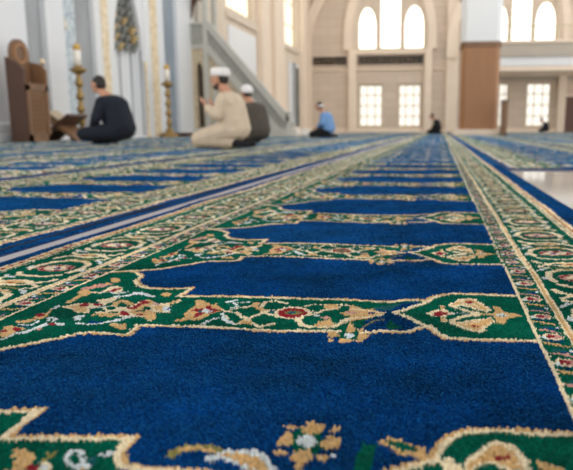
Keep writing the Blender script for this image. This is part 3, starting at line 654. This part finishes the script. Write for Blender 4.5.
# left wall beyond the pulpit, with two tall upper windows
holes2 = []
for a, b, py in ((226, 254, 6), (281.5, 297.5, 42)):
    ya, yb = y_(a, py), y_(b, py); zz = atX(a, py, XW)[2]
    holes2.append(arch_pts(ya, yb, zz, 8.5, 11.0))
wl = prism(B(), [(19.9, FLOOR_Z), (YF + 0.5, FLOOR_Z), (YF + 0.5, ZT), (19.9, ZT)], holes2, XW - 0.5, XW, 'x')
tag(obj('wall_left', wl, M['stone']), kind='structure')
for h_ in holes2: glaze(h_, 'side', 5, 5, 'x', XW - 0.28, 'daylight_warm')
for a, b, z1 in ((257, 265, ZT), (270, 279.5, ZT), (298.5, 303, ZT)):
    trim(bbox(XW, XW + 0.3, y_(a), y_(b), FLOOR_Z, z1, 0.03), M['stone_pale'])
trim(bbox(XW, XW + 0.12, y_(226), y_(256), 4.55, 4.8, 0.02), M['stone']); trim(bbox(XW, XW + 0.12, y_(280), y_(298), 4.5, 4.75, 0.02), M['stone'])
trim(bbox(XW, XW + 0.06, y_(228), y_(255), 2.6, 4.3, 0.02), M['white_marble'])
d2 = tag(obj('door_2', bbox(XW, XW + 0.08, y_(287.5), y_(297.5), FLOOR_Z, 3.9), M['white_marble']), kind='structure')
obj('glass', bbox(XW + .07, XW + 0.11, y_(294), y_(296.8), 0.1, 3.7), M['green_frame'], d2)
obj('frame', bbox(XW + .07, XW + 0.16, y_(291), y_(293), FLOOR_Z, 3.9), M['grey_marble'], d2)

# left wall beside the camera: backing and marble panels
tag(obj('wall_left_front', box(B(), -9.3, -9.0, 8.0, 20.4, FLOOR_Z, 6.0), M['grey_marble']), kind='structure')
ZP = 5.6
def panel(a, b, prot, m, z0=FLOOR_Z, z1=ZP): return trim(bbox(-9.0, XW + prot, y_(a), y_(b), z0, z1, 0.01), M[m])
trim(bbox(-9.0, XW + 0.22, 8.2, y_(19), FLOOR_Z, ZP, 0.05), M['white_marble'])
trim(bbox(-9.0, XW + 0.36, 8.2, y_(13, 130), FLOOR_Z, 0.16, 0.03), M['white_marble']); trim(bbox(-9.0, XW + 0.30, 8.2, y_(12, 130), 0.16, 0.36, 0.05), M['white_marble'])
panel(20, 42, 0.0, 'grey_marble'); panel(42, 60, 0.14, 'white_marble'); panel(60, 76, 0.02, 'mosaic'); panel(76, 91.5, 0.0, 'grey_marble')
panel(91.5, 98, 0.12, 'white_marble'); panel(98, 104.5, 0.14, 'gold_orn'); panel(104.5, 110, 0.12, 'white_marble')
panel(141, 147, 0.12, 'white_marble'); panel(147, 153.5, 0.14, 'gold_orn'); panel(153.5, 160.5, 0.12, 'white_marble'); panel(160.5, 174, 0.0, 'blue_marble'); panel(174, 191, 0.14, 'white_marble')
st = empty('star_medallion', (XW + 0.02, y_(62.5, 24), atX(62.5, 24, XW)[2]), 'small gold star set in the blue mosaic panel of the wall', 'ornament')
bm = B(); sy, sz = y_(62.5, 24), atX(62.5, 24, XW)[2]
prism(bm, [(sy + (0.13 if i % 2 else 0.07) * math.cos(i * math.pi / 8), sz + (0.13 if i % 2 else 0.07) * math.sin(i * math.pi / 8)) for i in range(16)], [], XW + 0.02, XW + 0.05, 'x'); obj('star', bm, M['gold_orn'], st)
obj('centre', prism(B(), [(sy + .03 * math.cos(i * math.pi / 6), sz + .03 * math.sin(i * math.pi / 6)) for i in range(12)], [], XW + .05, XW + .065, 'x'), M['white_marble'], st)

# prayer niche (mihrab)
ny0, ny1 = y_(110), y_(141); nyc = (ny0 + ny1) / 2; hw = (ny1 - ny0) / 2 - 0.08
niche = empty('prayer_niche', (XW, nyc, FLOOR_Z), 'pale marble prayer niche with grey and gold stalactite vault, between the two brass candlesticks', 'niche')
zs0 = 2.42
op = [(nyc - hw, FLOOR_Z + .05), (nyc + hw, FLOOR_Z + .05), (nyc + hw, zs0), (nyc + hw * .9, 2.95), (nyc + hw * .62, 3.6), (nyc + 0.1, 4.6), (nyc - 0.1, 4.6), (nyc - hw * .62, 3.6), (nyc - hw * .9, 2.95), (nyc - hw, zs0)]
obj('arch_frame', prism(B(), [(ny0, FLOOR_Z), (ny1, FLOOR_Z), (ny1, ZP), (ny0, ZP)], [op], XW - 0.05, XW + 0.08, 'x'), M['white_marble'], niche)
bm = B(); k = 6
ang = [math.pi * i / k for i in range(k + 1)]
pp = [(XW - 0.5 * math.sin(a), nyc - hw * math.cos(a)) for a in ang]
for i in range(k):
    (xa, ya), (xb, yb) = pp[i], pp[i + 1]
    f = [bm.verts.new(c) for c in ((xa, ya, FLOOR_Z), (xb, yb, FLOOR_Z), (xb, yb, zs0 + .1), (xa, ya, zs0 + .1))]; bm.faces.new(f)
obj('niche_panelling', bm, M['white_marble'], niche)
bm = B()
for i in range(k + 1): box(bm, pp[i][0] - .02, pp[i][0] + .02, pp[i][1] - .02, pp[i][1] + .02, FLOOR_Z, zs0)
obj('panel_joint', bm, M['grey_marble'], niche)
obj('niche_ceiling', bbox(XW - 0.55, XW - 0.06, ny0, ny1, 4.3, 4.4), M['muq_grey'], niche)
bm = B()
for t in range(10):                   # tiers of little corbelled cells narrowing to the point
    z = zs0 - 0.1 + t * 0.22; wv = hw * max(0.12, 1 - (t / 10.5) ** 1.25); n = max(2, 6 - t // 2); dep = 0.22 - t * 0.015
    for i in range(n):
        y0 = nyc - wv + 2 * wv * i / n; y1 = nyc - wv + 2 * wv * (i + 1) / n; a = math.pi * (i + .5) / n; xo = XW + 0.06 - dep * math.sin(a)
        mi = 1 if (t + i) % 3 == 0 and t < 4 else 0; ym = (y0 + y1) / 2
        vs = [bm.verts.new(c) for c in ((xo - .25, y0, z + .22), (xo, y0 + .01, z + .22), (xo, y1 - .01, z + .22), (xo - .25, y1, z + .22), (xo - .1, ym, z - .02))]
        for f in ((0, 1, 2, 3), (0, 4, 1), (1, 4, 2), (2, 4, 3), (3, 4, 0)): bm.faces.new([vs[j] for j in f]).material_index = mi
obj('stalactite_vault', bm, [M['muq_grey'], M['muq_gold']], niche)
obj('side_column', lathe(B(), [(.06, FLOOR_Z), (.06, .12), (.035, .16), (.035, 1.9), (.06, 1.98), (.06, 2.1)], XW + 0.13, ny1 - .05), M['gold_orn'], niche)

# candlesticks
def candlestick(px, X, pyt, label):
    Y = atX(px, 90, X)[1]
    zt = atY(px, pyt, Y)[2]; k = zt / 2.0
    c = empty('floor_candlestick', (X, Y, FLOOR_Z), label, 'candlestick', 'brass candlesticks flanking the niche')
    obj('base', lathe(B(), [(.26, FLOOR_Z), (.26, .06 * k), (.16, .10 * k), (.10, .2 * k), (.06, .26 * k)], X, Y), M['brass'], c, True)
    prof = [(.06, .26 * k)]
    for i in range(4):
        z = (.30 + i * .265) * k; prof += [(.045, z), (.075, z + .05 * k), (.085, z + .09 * k), (.07, z + .14 * k), (.04, z + .18 * k), (.06, z + .21 * k), (.04, z + .235 * k)]
    prof += [(.05, 1.36 * k)]
    obj('stem', lathe(B(), prof, X, Y), M['brass'], c, True)
    obj('drip_pan', lathe(B(), [(.05, 1.36 * k), (.17, 1.44 * k), (.185, 1.47 * k), (.09, 1.5 * k), (.09, 1.54 * k)], X, Y), M['brass'], c, True)
    cd = obj('candle', lathe(B(), [(.075, 1.54 * k), (.075, 1.88 * k)], X, Y), M['candle'], c, True)
    obj('candle_cap', lathe(B(), [(.078, 1.86 * k), (.082, 1.93 * k), (.04, 1.97 * k), (.015, 2.0 * k)], X, Y), M['candle_top'], cd, True)
candlestick(79.5, -7.7, 43, 'tall brass floor candlestick with white candle, behind the man in dark navy')
candlestick(167.5, -7.75, 64, 'brass floor candlestick with a white candle, before the grey panel next to the pulpit stairs')
cb = obj('low_bench', bbox(-8.2, -7.4, y_(153) - .2, y_(176) - .4, FLOOR_Z + 0.02, 0.12, 0.02), M['wood_dark']); tag(cb, 'low dark wooden platform under the brass candlestick next to the pulpit stairs', 'platform')

# wooden throne-like lectern chair by the wall
tx1 = -7.45; ty0 = atX(26, 110, tx1)[1]; ty1 = atX(50, 110, tx1)[1]; tx0 = atY(9, 110, ty0)[0]
ch = empty('lectern_chair', ((tx0 + tx1) / 2, (ty0 + ty1) / 2, FLOOR_Z), 'tall carved walnut lectern chair with round-topped back against the marble wall', 'chair')
zt = atY(22, 62, ty0)[2]; zs_ = atY(30, 84, ty0)[2]; za = atY(45, 65, ty1)[2]
obj('side_panel', prism(B(), [(tx0, FLOOR_Z), (tx1, FLOOR_Z), (tx1, zt - .12), (tx1 - .1, zt - .02), (tx0, zt + .1)], [], ty0, ty0 + 0.06), M['wood_dark'], ch)
obj('side_panel', prism(B(), [(tx0, FLOOR_Z), (tx1, FLOOR_Z), (tx1, za - .1), (tx1 - .1, za), (tx0, za + .06)], [], ty1 - 0.06, ty1), M['wood'], ch)
fp = obj('front_panel', bbox(tx1 - .05, tx1, ty0 + .06, ty1 - .06, FLOOR_Z, zs_, 0.01), M['wood'], ch)
bm = B(); ya, yb = ty0 + .17, ty1 - .17; z0, z1 = 0.2, zs_ - .16
for i in range(9):                     # carved lattice
    t = i / 8; box(bm, tx1 - .005, tx1 + .015, ya + (yb - ya) * t - .012, ya + (yb - ya) * t + .012, z0, z1); box(bm, tx1 - .005, tx1 + .015, ya, yb, z0 + (z1 - z0) * t - .012, z0 + (z1 - z0) * t + .012)
obj('lattice', bm, mat('carved_lattice_wood', (140, 104, 72), 0.5, 0.15, 20), fp)
bm = box(B(), tx1 - .03, tx1 + .025, ty0 + .04, ty0 + .13, FLOOR_Z, zs_); box(bm, tx1 - .03, tx1 + .025, ty1 - .13, ty1 - .04, FLOOR_Z, zs_); box(bm, tx1 - .03, tx1 + .025, ty0 + .04, ty1 - .04, FLOOR_Z, .14); box(bm, tx1 - .03, tx1 + .025, ty0 + .04, ty1 - .04, zs_ - .1, zs_)
obj('panel_frame', bm, M['wood'], fp)
obj('seat', bbox(tx0, tx1 + .02, ty0 + .05, ty1 - .05, zs_ - .03, zs_ + .03), M['wood'], ch)
zb = atY(24, 39, (ty0 + ty1) / 2)[2]; yc = (ty0 + ty1) / 2; rr = (ty1 - ty0) / 2 - .1
bk = [(yc - rr, zs_), (yc + rr, zs_)] + [(yc + rr * math.cos(math.pi * i / 16), zb - rr + rr * math.sin(math.pi * i / 16)) for i in range(17)]
obj('backrest', prism(B(), bk, [], tx0, tx0 + .06, 'x'), M['wood'], ch)
bm = B(); prism(bm, [(yc + rr * .72 * math.cos(2 * math.pi * i / 24), zb - rr + rr * .72 * math.sin(2 * math.pi * i / 24)) for i in range(24)], [[(yc + rr * .55 * math.cos(2 * math.pi * i / 24), zb - rr + rr * .55 * math.sin(2 * math.pi * i / 24)) for i in range(24)]], tx0 + .05, tx0 + .08, 'x')
obj('rosette', bm, M['wood_light'], ch)
obj('finial', lathe(B(), [(.03, za), (.055, za + .05), (.03, za + .1), (.005, za + .13)], tx1 - .06, ty1 - .03, 12), M['gold_orn'], ch, True)

# folding book rest on the floor by the wall
rx, ry = -7.6, atX(65, 125, -7.6)[1]
bs = empty('book_rest', (rx, ry, FLOOR_Z), 'low dark wooden folding book rest between the lectern chair and the brass candlestick', 'book rest')
def slab(p0, p1, th, y0, y1):
    bm = B(); d = Vector((p1[0] - p0[0], 0, p1[1] - p0[1])).normalized(); n = Vector((-d.z, 0, d.x)) * th / 2
    prism(bm, [(p0[0] - n.x, p0[1] - n.z), (p1[0] - n.x, p1[1] - n.z), (p1[0] + n.x, p1[1] + n.z), (p0[0] + n.x, p0[1] + n.z)], [], y0, y1); return bm
obj('leaf', slab((rx - .42, .0), (rx + .30, .52), .05, ry - .35, ry + .35), M['wood_dark'], bs)
obj('leaf', slab((rx + .45, .0), (rx - .38, .58), .05, ry - .33, ry + .33), M['wood'], bs)
obj('spine', bbox(rx - .05, rx + .05, ry - .36, ry + .36, .2, .3), M['wood_dark'], bs)
bk_ = obj('open_book', slab((rx - .26, .60), (rx - .04, .42), .035, ry - .2, ry + .2), M['tan']); tag(bk_, 'pale book lying on the low folding book rest', 'book')

# pulpit staircase (minbar)
YM = 20.4; YM2 = 21.4
mx = lambda px, py=80: atY(px, py, YM)[0]
mz = lambda py, px=220: atY(px, py, YM)[2]
mb = empty('pulpit_staircase', (mx(230), YM, FLOOR_Z), 'grey carved marble pulpit with a long straight stair behind the kneeling men', 'pulpit')
q = lambda px, py: (mx(px, py), mz(py, px))
for a, b in ((186.5, 191), (204.5, 209)):
    obj('post', bbox(mx(a), mx(b), YM - .05, YM + .2, FLOOR_Z, mz(0) + 1.2, 0.02), M['minbar'], mb)
    obj('post', bbox(mx(a), mx(b), YM2 - .2, YM2, FLOOR_Z, mz(0) + 1.2, 0.02), M['minbar'], mb)
obj('platform_rail', bbox(mx(190), mx(205.5), YM, YM2, mz(44), mz(23), 0.02), M['minbar_dark'], mb)
obj('rail_cap', bbox(mx(188), mx(208), YM - .06, YM2 + .06, mz(24), mz(21.5), 0.02), M['minbar'], mb)
ao = arch_pts(mx(196.5), mx(202.5), mz(127), mz(72), mz(62))
tb = obj('tower_base', prism(B(), [q(190, 134), q(205, 134), q(205, 46), q(190, 46)], [ao], YM + .02, YM + .3), M['tan'], mb)
obj('doorway', bbox(mx(195), mx(204), YM + .3, YM2, FLOOR_Z, mz(58)), M['dark'], mb)  # dark block behind the arch; the opening's shade is put into its colour
obj('string_course', bbox(mx(187), mx(208), YM - .03, YM2, mz(48), mz(44)), M['minbar'], mb)
obj('handrail', prism(B(), [q(207, 20), q(207, 29), q(287, 124), q(289, 119), q(287, 113.5)], [], YM - .06, YM + .14), M['minbar'], mb)
obj('balustrade_panel', prism(B(), [q(207, 29), q(207, 44), q(279, 130), q(286, 130), q(286, 123)], [], YM + .01, YM + .09), M['minbar_dark'], mb)
obj('stringer', prism(B(), [q(207, 43), q(207, 52), q(270, 129), q(280, 129)], [], YM - .04, YM + .14), M['minbar'], mb)
obj('flank_panel', prism(B(), [q(207, 52), q(207, 129), q(270, 129)], [], YM + .03, YM + .12), M['tan'], mb)
obj('inlay', prism(B(), [q(213, 72), q(213, 124), q(256, 124)], [[q(217, 86), q(247, 121), q(217, 121)]], YM + .0, YM + .05), M['minbar'], mb)
obj('plinth', bbox(mx(186), mx(288), YM - .12, YM2 + .1, FLOOR_Z, mz(128.5), 0.02), M['minbar'], mb)
obj('newel', bbox(mx(285), mx(290), YM - .06, YM + .16, FLOOR_Z, mz(112), 0.02), M['minbar'], mb)
nst = 12
for i in range(nst):
    xa = mx(207) + (mx(284) - mx(207)) * i / nst; xb = mx(207) + (mx(284) - mx(207)) * (i + 1) / nst
    obj('step', bbox(xa, xb + .03, YM + .14, YM2, FLOOR_Z, mz(46) * (1 - i / nst)), M['minbar'], mb)
obj('balustrade_panel', prism(B(), [q(207, 29), q(207, 44), q(279, 130), q(286, 130), q(286, 123)], [], YM2 - .09, YM2), M['minbar_dark'], mb)
obj('canopy_valance', prism(B(), [q(191, -12), q(205, -12), q(205, 16), q(203, 6), q(198, -2), q(193, 6), q(191, 18)], [], YM, YM + .1), M['wood_dark'], mb)
obj('door_screen', bbox(mx(182.5), mx(184.5), YM - .5, YM - .45, FLOOR_Z, mz(50)), M['grey_marble'], mb)

# clad column, post and gallery
cx0, cy0 = atY(479.5, 100, 24.2)[0], 24.9; hwid = 0.70
col = empty('clad_column', (cx0, cy0, FLOOR_Z), 'massive white marble column with oak cladding round its foot, right of the middle carpet', 'column')
col['kind'] = 'thing'
zc = atY(480, 42, 24.2)[2]; zp = atY(480, 129.3, 24.1)[2]
def octo(h, ch_): return [(cx0 - h + ch_, cy0 - h), (cx0 + h - ch_, cy0 - h), (cx0 + h, cy0 - h + ch_), (cx0 + h, cy0 + h - ch_), (cx0 + h - ch_, cy0 + h), (cx0 - h + ch_, cy0 + h), (cx0 - h, cy0 + h - ch_), (cx0 - h, cy0 - h + ch_)]
def oprism(h, ch_, z0, z1):
    bm = B(); o_ = octo(h, ch_); a = [bm.verts.new((x, y, z0)) for x, y in o_]; b = [bm.verts.new((x, y, z1)) for x, y in o_]
    bm.faces.new(a[::-1]); bm.faces.new(b)
    for i in range(8): bm.faces.new((a[i], a[(i + 1) % 8], b[(i + 1) % 8], b[i]))
    return bm
obj('shaft', oprism(hwid + .03, .18, zc, ZT), M['white_marble'], col)
obj('cladding', oprism(hwid, .14, zp, zc - .1), M['wood_light'], col)
bm = B()
for i in range(9):
    x = cx0 - hwid + .16 + (2 * hwid - .32) * i / 8; box(bm, x - .008, x + .008, cy0 - hwid - .012, cy0 - hwid + .01, zp, zc - .15)
obj('cladding_batten', bm, M['wood'], col)
obj('cap_moulding', oprism(hwid + .045, .16, zc - .16, zc + .02), M['wood'], col)
obj('plinth', oprism(hwid + .27, .05, FLOOR_Z, zp), M['stone_pale'], col)
px_ = atY(504.3, 110, 23.4)[0] + 0.02
wp = empty('wooden_post', (px_, 23.6, FLOOR_Z), 'narrow brown wooden stand beside the foot of the oak-clad column', 'stand')
obj('body', bbox(px_ - .10, px_ + .10, 23.42, 23.88, .06, atY(504, 102, 23.4)[2], .01), M['wood'], wp)
obj('top', bbox(px_ - .12, px_ + .12, 23.4, 23.9, atY(504, 102, 23.4)[2], atY(504, 100, 23.4)[2], .01), M['wood_dark'], wp); obj('base', bbox(px_ - .12, px_ + .12, 23.4, 23.9, FLOOR_Z, .06), M['wood_dark'], wp)

YG = 36.0
gx0 = atY(496, 60, YG)[0]; gz = lambda py: atY(510, py, YG)[2]
gl = empty('gallery_balcony', (gx0, YG, gz(72)), 'pale stone gallery balcony with railing in front of the right-hand arched windows', 'balcony'); gl['kind'] = 'thing'
obj('parapet', bbox(gx0, XR, YG, YG + .35, gz(56), gz(42), .03), M['stone_under'], gl)
obj('coping', bbox(gx0, XR, YG - .12, YG + .45, gz(43.5), gz(40.5), .03), M['stone_pale'], gl)
obj('moulding', bbox(gx0, XR, YG - .1, YG + .3, gz(57), gz(53), .03), M['stone_under'], gl)
obj('fascia', bbox(gx0, XR, YG + .05, YG + .6, gz(66), gz(56.5), .02), M['white_marble'], gl)
obj('soffit', bbox(gx0, XR, YG + .1, YF, gz(71), gz(66), .02), M['stone_pale'], gl)
obj('railing_bar', bbox(gx0, XR, YG + .1, YG + .15, gz(26.6), gz(25.4)), M['frame'], gl)
for i in range(15): obj('railing_post', bbox(gx0 + .1 + i * .62, gx0 + .14 + i * .62, YG + .1, YG + .14, gz(41), gz(26)), M['frame'], gl)
trim(bbox(gx0 + .2, XR, YF - 0.04, YF - .002, zF(82), zF(74)), M['stone_under'])  # darker wall band: shade under the gallery put into its colour
for px0, py0, lab in ((295.8, 130.3, 'small white box on the carpet by the dark glass door'), (306, 133, 'small white box on the carpet just behind the man in the sky blue shirt')):
    gx, gy = gp(px0, py0 + 1.6); gy = min(gy, 30); gx = atY(px0, py0, gy)[0]; s = 0.11 * gy / 18
    wb = empty('tissue_box', (gx, gy, 0), lab, 'box'); obj('body', bbox(gx - s, gx + s, gy - s, gy + s, 0.004, s * 1.5, .01), M['white_plastic'], wb); obj('lid', bbox(gx - s * .8, gx + s * .8, gy - s * .8, gy + s * .8, s * 1.5, s * 1.75, .01), M['stone_pale'], wb)

# ------------------------------------------------------------------ people: one continuous remeshed body each, clothing and hair as children
def hull(bm, balls):
    vs = []
    for c, r in balls:
        r3 = r if isinstance(r, tuple) else (r, r, r)
        t = bmesh.new(); bmesh.ops.create_icosphere(t, subdivisions=2, radius=1.0)
        vs += [bm.verts.new((c[0] + v.co.x * r3[0], c[1] + v.co.y * r3[1], c[2] + v.co.z * r3[2])) for v in t.verts]; t.free()
    res = bmesh.ops.convex_hull(bm, input=vs)
    bmesh.ops.delete(bm, geom=list({g for g in res['geom_interior'] + res['geom_unused'] if isinstance(g, bmesh.types.BMVert)}), context='VERTS')
def chain(bm, pts):
    for a, b in zip(pts, pts[1:]): hull(bm, [a, b])
def fused(name, bm, material, parent=None, voxel=0.01, sm=6):
    o = obj(name, bm, material, parent, True, world=False)
    r = o.modifiers.new('fuse', 'REMESH'); r.mode = 'VOXEL'; r.voxel_size = voxel; r.use_smooth_shade = True
    s = o.modifiers.new('soften', 'SMOOTH'); s.factor = 0.5; s.iterations = sm
    dg = bpy.context.evaluated_depsgraph_get(); me = bpy.data.meshes.new_from_object(o.evaluated_get(dg)); old = o.data
    o.modifiers.clear(); o.data = me; bpy.data.meshes.remove(old)
    if not len(me.materials): me.materials.append(material)
    for p in me.polygons: p.use_smooth = True
    return o
def person(loc, rz, label, scale=1.0, lean=0.12, hunch=0.0, arms='lap', cross=False, nod=0.1, top='cream_cloth', bottom='cream_cloth', robe=False, cap=None, hair='short', beard=False, feet='black_cloth'):
    pel = Vector((0, 0, .21)); chest = Vector((lean * .55, 0, .50)); nb = Vector((lean + hunch * .6, 0, .66 - hunch * .12)); head = Vector((lean + .05 + hunch + nod * .3, 0, .81 - hunch * .22))
    sh = [Vector((lean * .85 + hunch * .4, s * .165, .560 - hunch * .08)) for s in (-1, 1)]
    if cross: kn = [Vector((.36, s * .28, .15)) for s in (-1, 1)]; an = [Vector((.30, -s * .08, .07)) for s in (-1, 1)]; toe = [Vector((.26, -s * .22, .06)) for s in (-1, 1)]
    else: kn = [Vector((.40, s * .12, .085)) for s in (-1, 1)]; an = [Vector((-.02, s * .10, .06)) for s in (-1, 1)]; toe = [Vector((-.20, s * .09, .045)) for s in (-1, 1)]
    if arms == 'dua': el = [Vector((lean + .06, s * .215, .38)) for s in (-1, 1)]; wr = [Vector((lean + .24, s * .10, .47)) for s in (-1, 1)]; hd = Vector((.55, 0, .83))
    elif arms == 'lap': el = [Vector((lean + .02, s * .24, .36)) for s in (-1, 1)]; wr = [Vector((.24, s * .10, .27)) for s in (-1, 1)]; hd = Vector((.9, 0, -.35))
    else: el = [Vector((lean + .05, s * .25, .35)) for s in (-1, 1)]; wr = [Vector((.30, s * .17, .22)) for s in (-1, 1)]; hd = Vector((.9, 0, -.35))
    hd.normalize()
    b = B()
    hull(b, [(pel, (.15, .17, .12)), (chest, (.115, .155, .13))]); hull(b, [(chest, (.115, .155, .13)), (nb - Vector((0, 0, .06)), (.08, .15, .06))])
    chain(b, [(nb - Vector((0, 0, .03)), .06), (head - Vector((.02, 0, .07)), .052)])
    hull(b, [(head, (.092, .075, .098)), (head + Vector((.025, 0, -.075)), (.055, .05, .04))])
    hull(b, [(head + Vector((.088, 0, .0)), .012), (head + Vector((.112, 0, -.03)), .016)])
    hull(b, [(head + Vector((.075, -.035, .025)), .015), (head + Vector((.075, .035, .025)), .015)])
    hull(b, [(head + Vector((.078, -.02, -.062)), .010), (head + Vector((.078, .02, -.062)), .010)])
    for s in (-1, 1): hull(b, [(head + Vector((-.005, s * .078, -.005)), (.022, .010, .032))])
    for i, s in ((0, -1), (1, 1)):
        chain(b, [(sh[i], .055), (el[i], .043), (wr[i], .029)])
        chain(b, [(pel + Vector((0, s * .09, -.02)), .095), (kn[i], .062), (an[i], .040), (toe[i], .028)])
        side = Vector((0, -s, 0)); upv = hd.cross(Vector((0, s, 0))).normalized()
        palm = wr[i] + hd * .055; hull(b, [(wr[i] + hd * .02, .022), (palm + Vector((0, .026, 0)) + hd * .03, .013), (palm - Vector((0, .026, 0)) + hd * .03, .013)])
        for f in range(4):
            ln = (.058, .068, .063, .048)[f]; rt = palm + hd * .03 + side * (.030 - f * .020); k1 = rt + hd * ln * .55 + upv * -.004 * s; k2 = k1 + hd * ln * .45 - Vector((0, 0, .010))
            chain(b, [(rt, .0095), (k1, .0088), (k2, .0075)])
        t0 = wr[i] + hd * .03 + side * .02; t1 = t0 + side * .03 + hd * .025; chain(b, [(t0, .012), (t1, .0105), (t1 + hd * .028, .009)])
    body = fused('person', b, M['skin'], None, 0.0075, 4)
    body.location = loc; body.rotation_euler = (0, 0, rz); body.scale = (scale,) * 3
    tag(body, label, 'person')
    # garments
    g = B()
    hull(g, [(pel + Vector((-.01, 0, .02)), (.185, .215, .15)), (chest + Vector((-.01, 0, 0)), (.150, .195, .15))])
    hull(g, [(chest + Vector((-.01, 0, 0)), (.150, .195, .15)), (sh[0] + Vector((-.01, 0, 0)), .072), (sh[1] + Vector((-.01, 0, 0)), .072), (nb - Vector((.01, 0, .045)), (.075, .08, .05))])
    for i in (0, 1):
        chain(g, [(sh[i], .078), (el[i], .070), (wr[i] - (wr[i] - el[i]) * .12, .052)])
        if i == 0: hull(g, [(el[0] * .5 + el[1] * .5 + Vector((-.05, 0, 0)), (.12, .18, .1)), (pel, (.19, .22, .14))])
    if robe:
        for i, s in ((0, -1), (1, 1)): chain(g, [(pel + Vector((0, s * .09, 0)), .135), (kn[i] + Vector((.0, 0, .02)), .095), (an[i] + Vector((.05, 0, .02)), .085)])
        hull(g, [(kn[0], .085), (kn[1], .085), (pel + Vector((.05, 0, .04)), (.15, .2, .10))]); hull(g, [(an[0] + Vector((.06, 0, 0)), .07), (an[1] + Vector((.06, 0, 0)), .07), (kn[0], .07), (kn[1], .07)])
    ru = random.Random(label)
    fused('robe' if robe else 'jacket', g, M[top], body, 0.010, 5)
    if not robe:
        g = B()
        for i, s in ((0, -1), (1, 1)): chain(g, [(pel + Vector((0, s * .09, -.02)), .125), (kn[i], .085), (an[i], .062)])
        hull(g, [(pel, (.175, .20, .13)), (pel + Vector((.05, 0, -.06)), (.16, .2, .1))]); fused('trousers', g, M[bottom], body, 0.011, 5)
    g = B()
    for i in (0, 1): chain(g, [(an[i] * 1.0, .050), (toe[i], .036)])
    fused('socks', g, M[feet], body, 0.010, 3)
    if hair:
        g = B(); hull(g, [(head + Vector((-.018, 0, .03)), (.092, .082, .088)), (head + Vector((-.045, 0, -.02)), (.062, .074, .06))])
        fused('hair', g, M['hair'], body, 0.010, 3)
    if beard:
        g = B(); hull(g, [(head + Vector((.045, 0, -.098)), (.042, .044, .036)), (head + Vector((.0, 0, -.065)), (.03, .072, .03))]); fused('beard', g, M['beard'], body, 0.009, 3)
    if cap == 'turban':
        g = B(); lathe(g, [(.095, head.z + .02), (.112, head.z + .035), (.116, head.z + .075), (.110, head.z + .105), (.085, head.z + .118), (.02, head.z + .122)], head.x - .012, 0, 24); fused('cap', g, M['white_cloth'], body, 0.009, 2)
    elif cap == 'cap':
        g = B(); hull(g, [(head + Vector((-.018, 0, .05)), (.104, .094, .078)), (head + Vector((-.03, 0, .02)), (.095, .09, .05))]); fused('cap', g, M['white_cloth'], body, 0.010, 2)
    elif cap == 'band':
        g = B(); hull(g, [(head + Vector((-.03, 0, .01)), (.10, .092, .050))]); fused('cap', g, M['white_cloth'], body, 0.010, 2)
    for s in (-1, 1):
        e = B(); hull(e, [(head + Vector((.080, s * .032, .008)), .010)]); obj('eye', e, M['eye'], body, True, world=False)
    low = min(min(v.co.z for v in o.data.vertices) for o in [body] + list(body.children))
    body.location.z = 0.003 - low * scale
    return body
def place(px, py): x, y = gp(px, py); return (x, y, 0.0)
def stand(px, Y): return (atY(px, 120, Y)[0], Y, 0.0)
person(stand(120, 9.2), math.pi * 0.93, 'seated man in dark navy clothes, head bowed, below the tall brass candlestick', 1.20, lean=.11, hunch=.10, arms='knee', cross=True, nod=.2, top='navy_cloth', bottom='navy_cloth')
person(stand(234, 7.55), math.pi * 0.97, 'kneeling man in a cream robe and white brimless cap, hands raised', 1.06, lean=.05, hunch=.03, arms='dua', nod=.12, top='cream_cloth', robe=True, cap='turban', beard=True)
person(stand(257, 9.8), math.pi * 0.80, 'seated man in dark olive jacket and white skullcap, behind the man in cream', 1.05, lean=.08, hunch=.08, arms='lap', cross=True, nod=.15, top='olive_cloth', bottom='olive_cloth', cap='cap')
person(stand(328, 16.9), math.pi * 0.95, 'man in sky blue shirt and dark trousers kneeling before the far corner', 1.06, lean=.06, hunch=.07, arms='lap', nod=.2, top='blue_cloth', bottom='black_cloth', cap='band')
person(stand(438, 29.5), math.pi * 0.95, 'tiny figure dressed in black kneeling at the far end of the middle carpet', 1.02, lean=.08, hunch=.10, arms='lap', nod=.2, top='black_cloth', bottom='black_cloth')
person(stand(547, 37.6), math.pi * 0.9, 'tiny dark figure seated in front of the far lower window below the gallery', .95, lean=.1, hunch=.12, arms='knee', cross=True, nod=.2, top='navy_cloth', bottom='black_cloth')

# ------------------------------------------------------------------ light
w = bpy.data.worlds.new('hall_light'); scene.world = w; w.use_nodes = True; nt = w.node_tree
bg = nt.nodes['Background']; bg.inputs['Strength'].default_value = 1.0
tc = nt.nodes.new('ShaderNodeTexCoord'); sep = nt.nodes.new('ShaderNodeSeparateXYZ'); rp = nt.nodes.new('ShaderNodeValToRGB')
nt.links.new(tc.outputs['Generated'], sep.inputs[0]); nt.links.new(sep.outputs['Z'], rp.inputs['Fac'])
rp.color_ramp.elements[0].position = 0.0; rp.color_ramp.elements[0].color = (2.3, 2.26, 2.2, 1)
rp.color_ramp.elements[1].position = 0.9; rp.color_ramp.elements[1].color = (0.42, 0.41, 0.40, 1)
nt.links.new(rp.outputs['Color'], bg.inputs['Color'])
for lx_, ly_, e_ in ((0.5, 16, 150), (0.5, 30, 180)):  # added unseen overhead lights, brightening the far carpets and walls
    ld = bpy.data.lights.new('overhead_fill', 'AREA'); ld.shape = 'DISK'; ld.size = 5.0; ld.energy = e_; ld.color = (1.0, 0.95, 0.88)
    lo_ = bpy.data.objects.new('overhead_fill', ld); COL.objects.link(lo_); lo_.location = (lx_, ly_, 11.0)
vs = scene.view_settings; vs.view_transform = 'Standard'; vs.look = 'None'; vs.gamma = 1.0; vs.use_curve_mapping = False; vs.exposure = 0.0
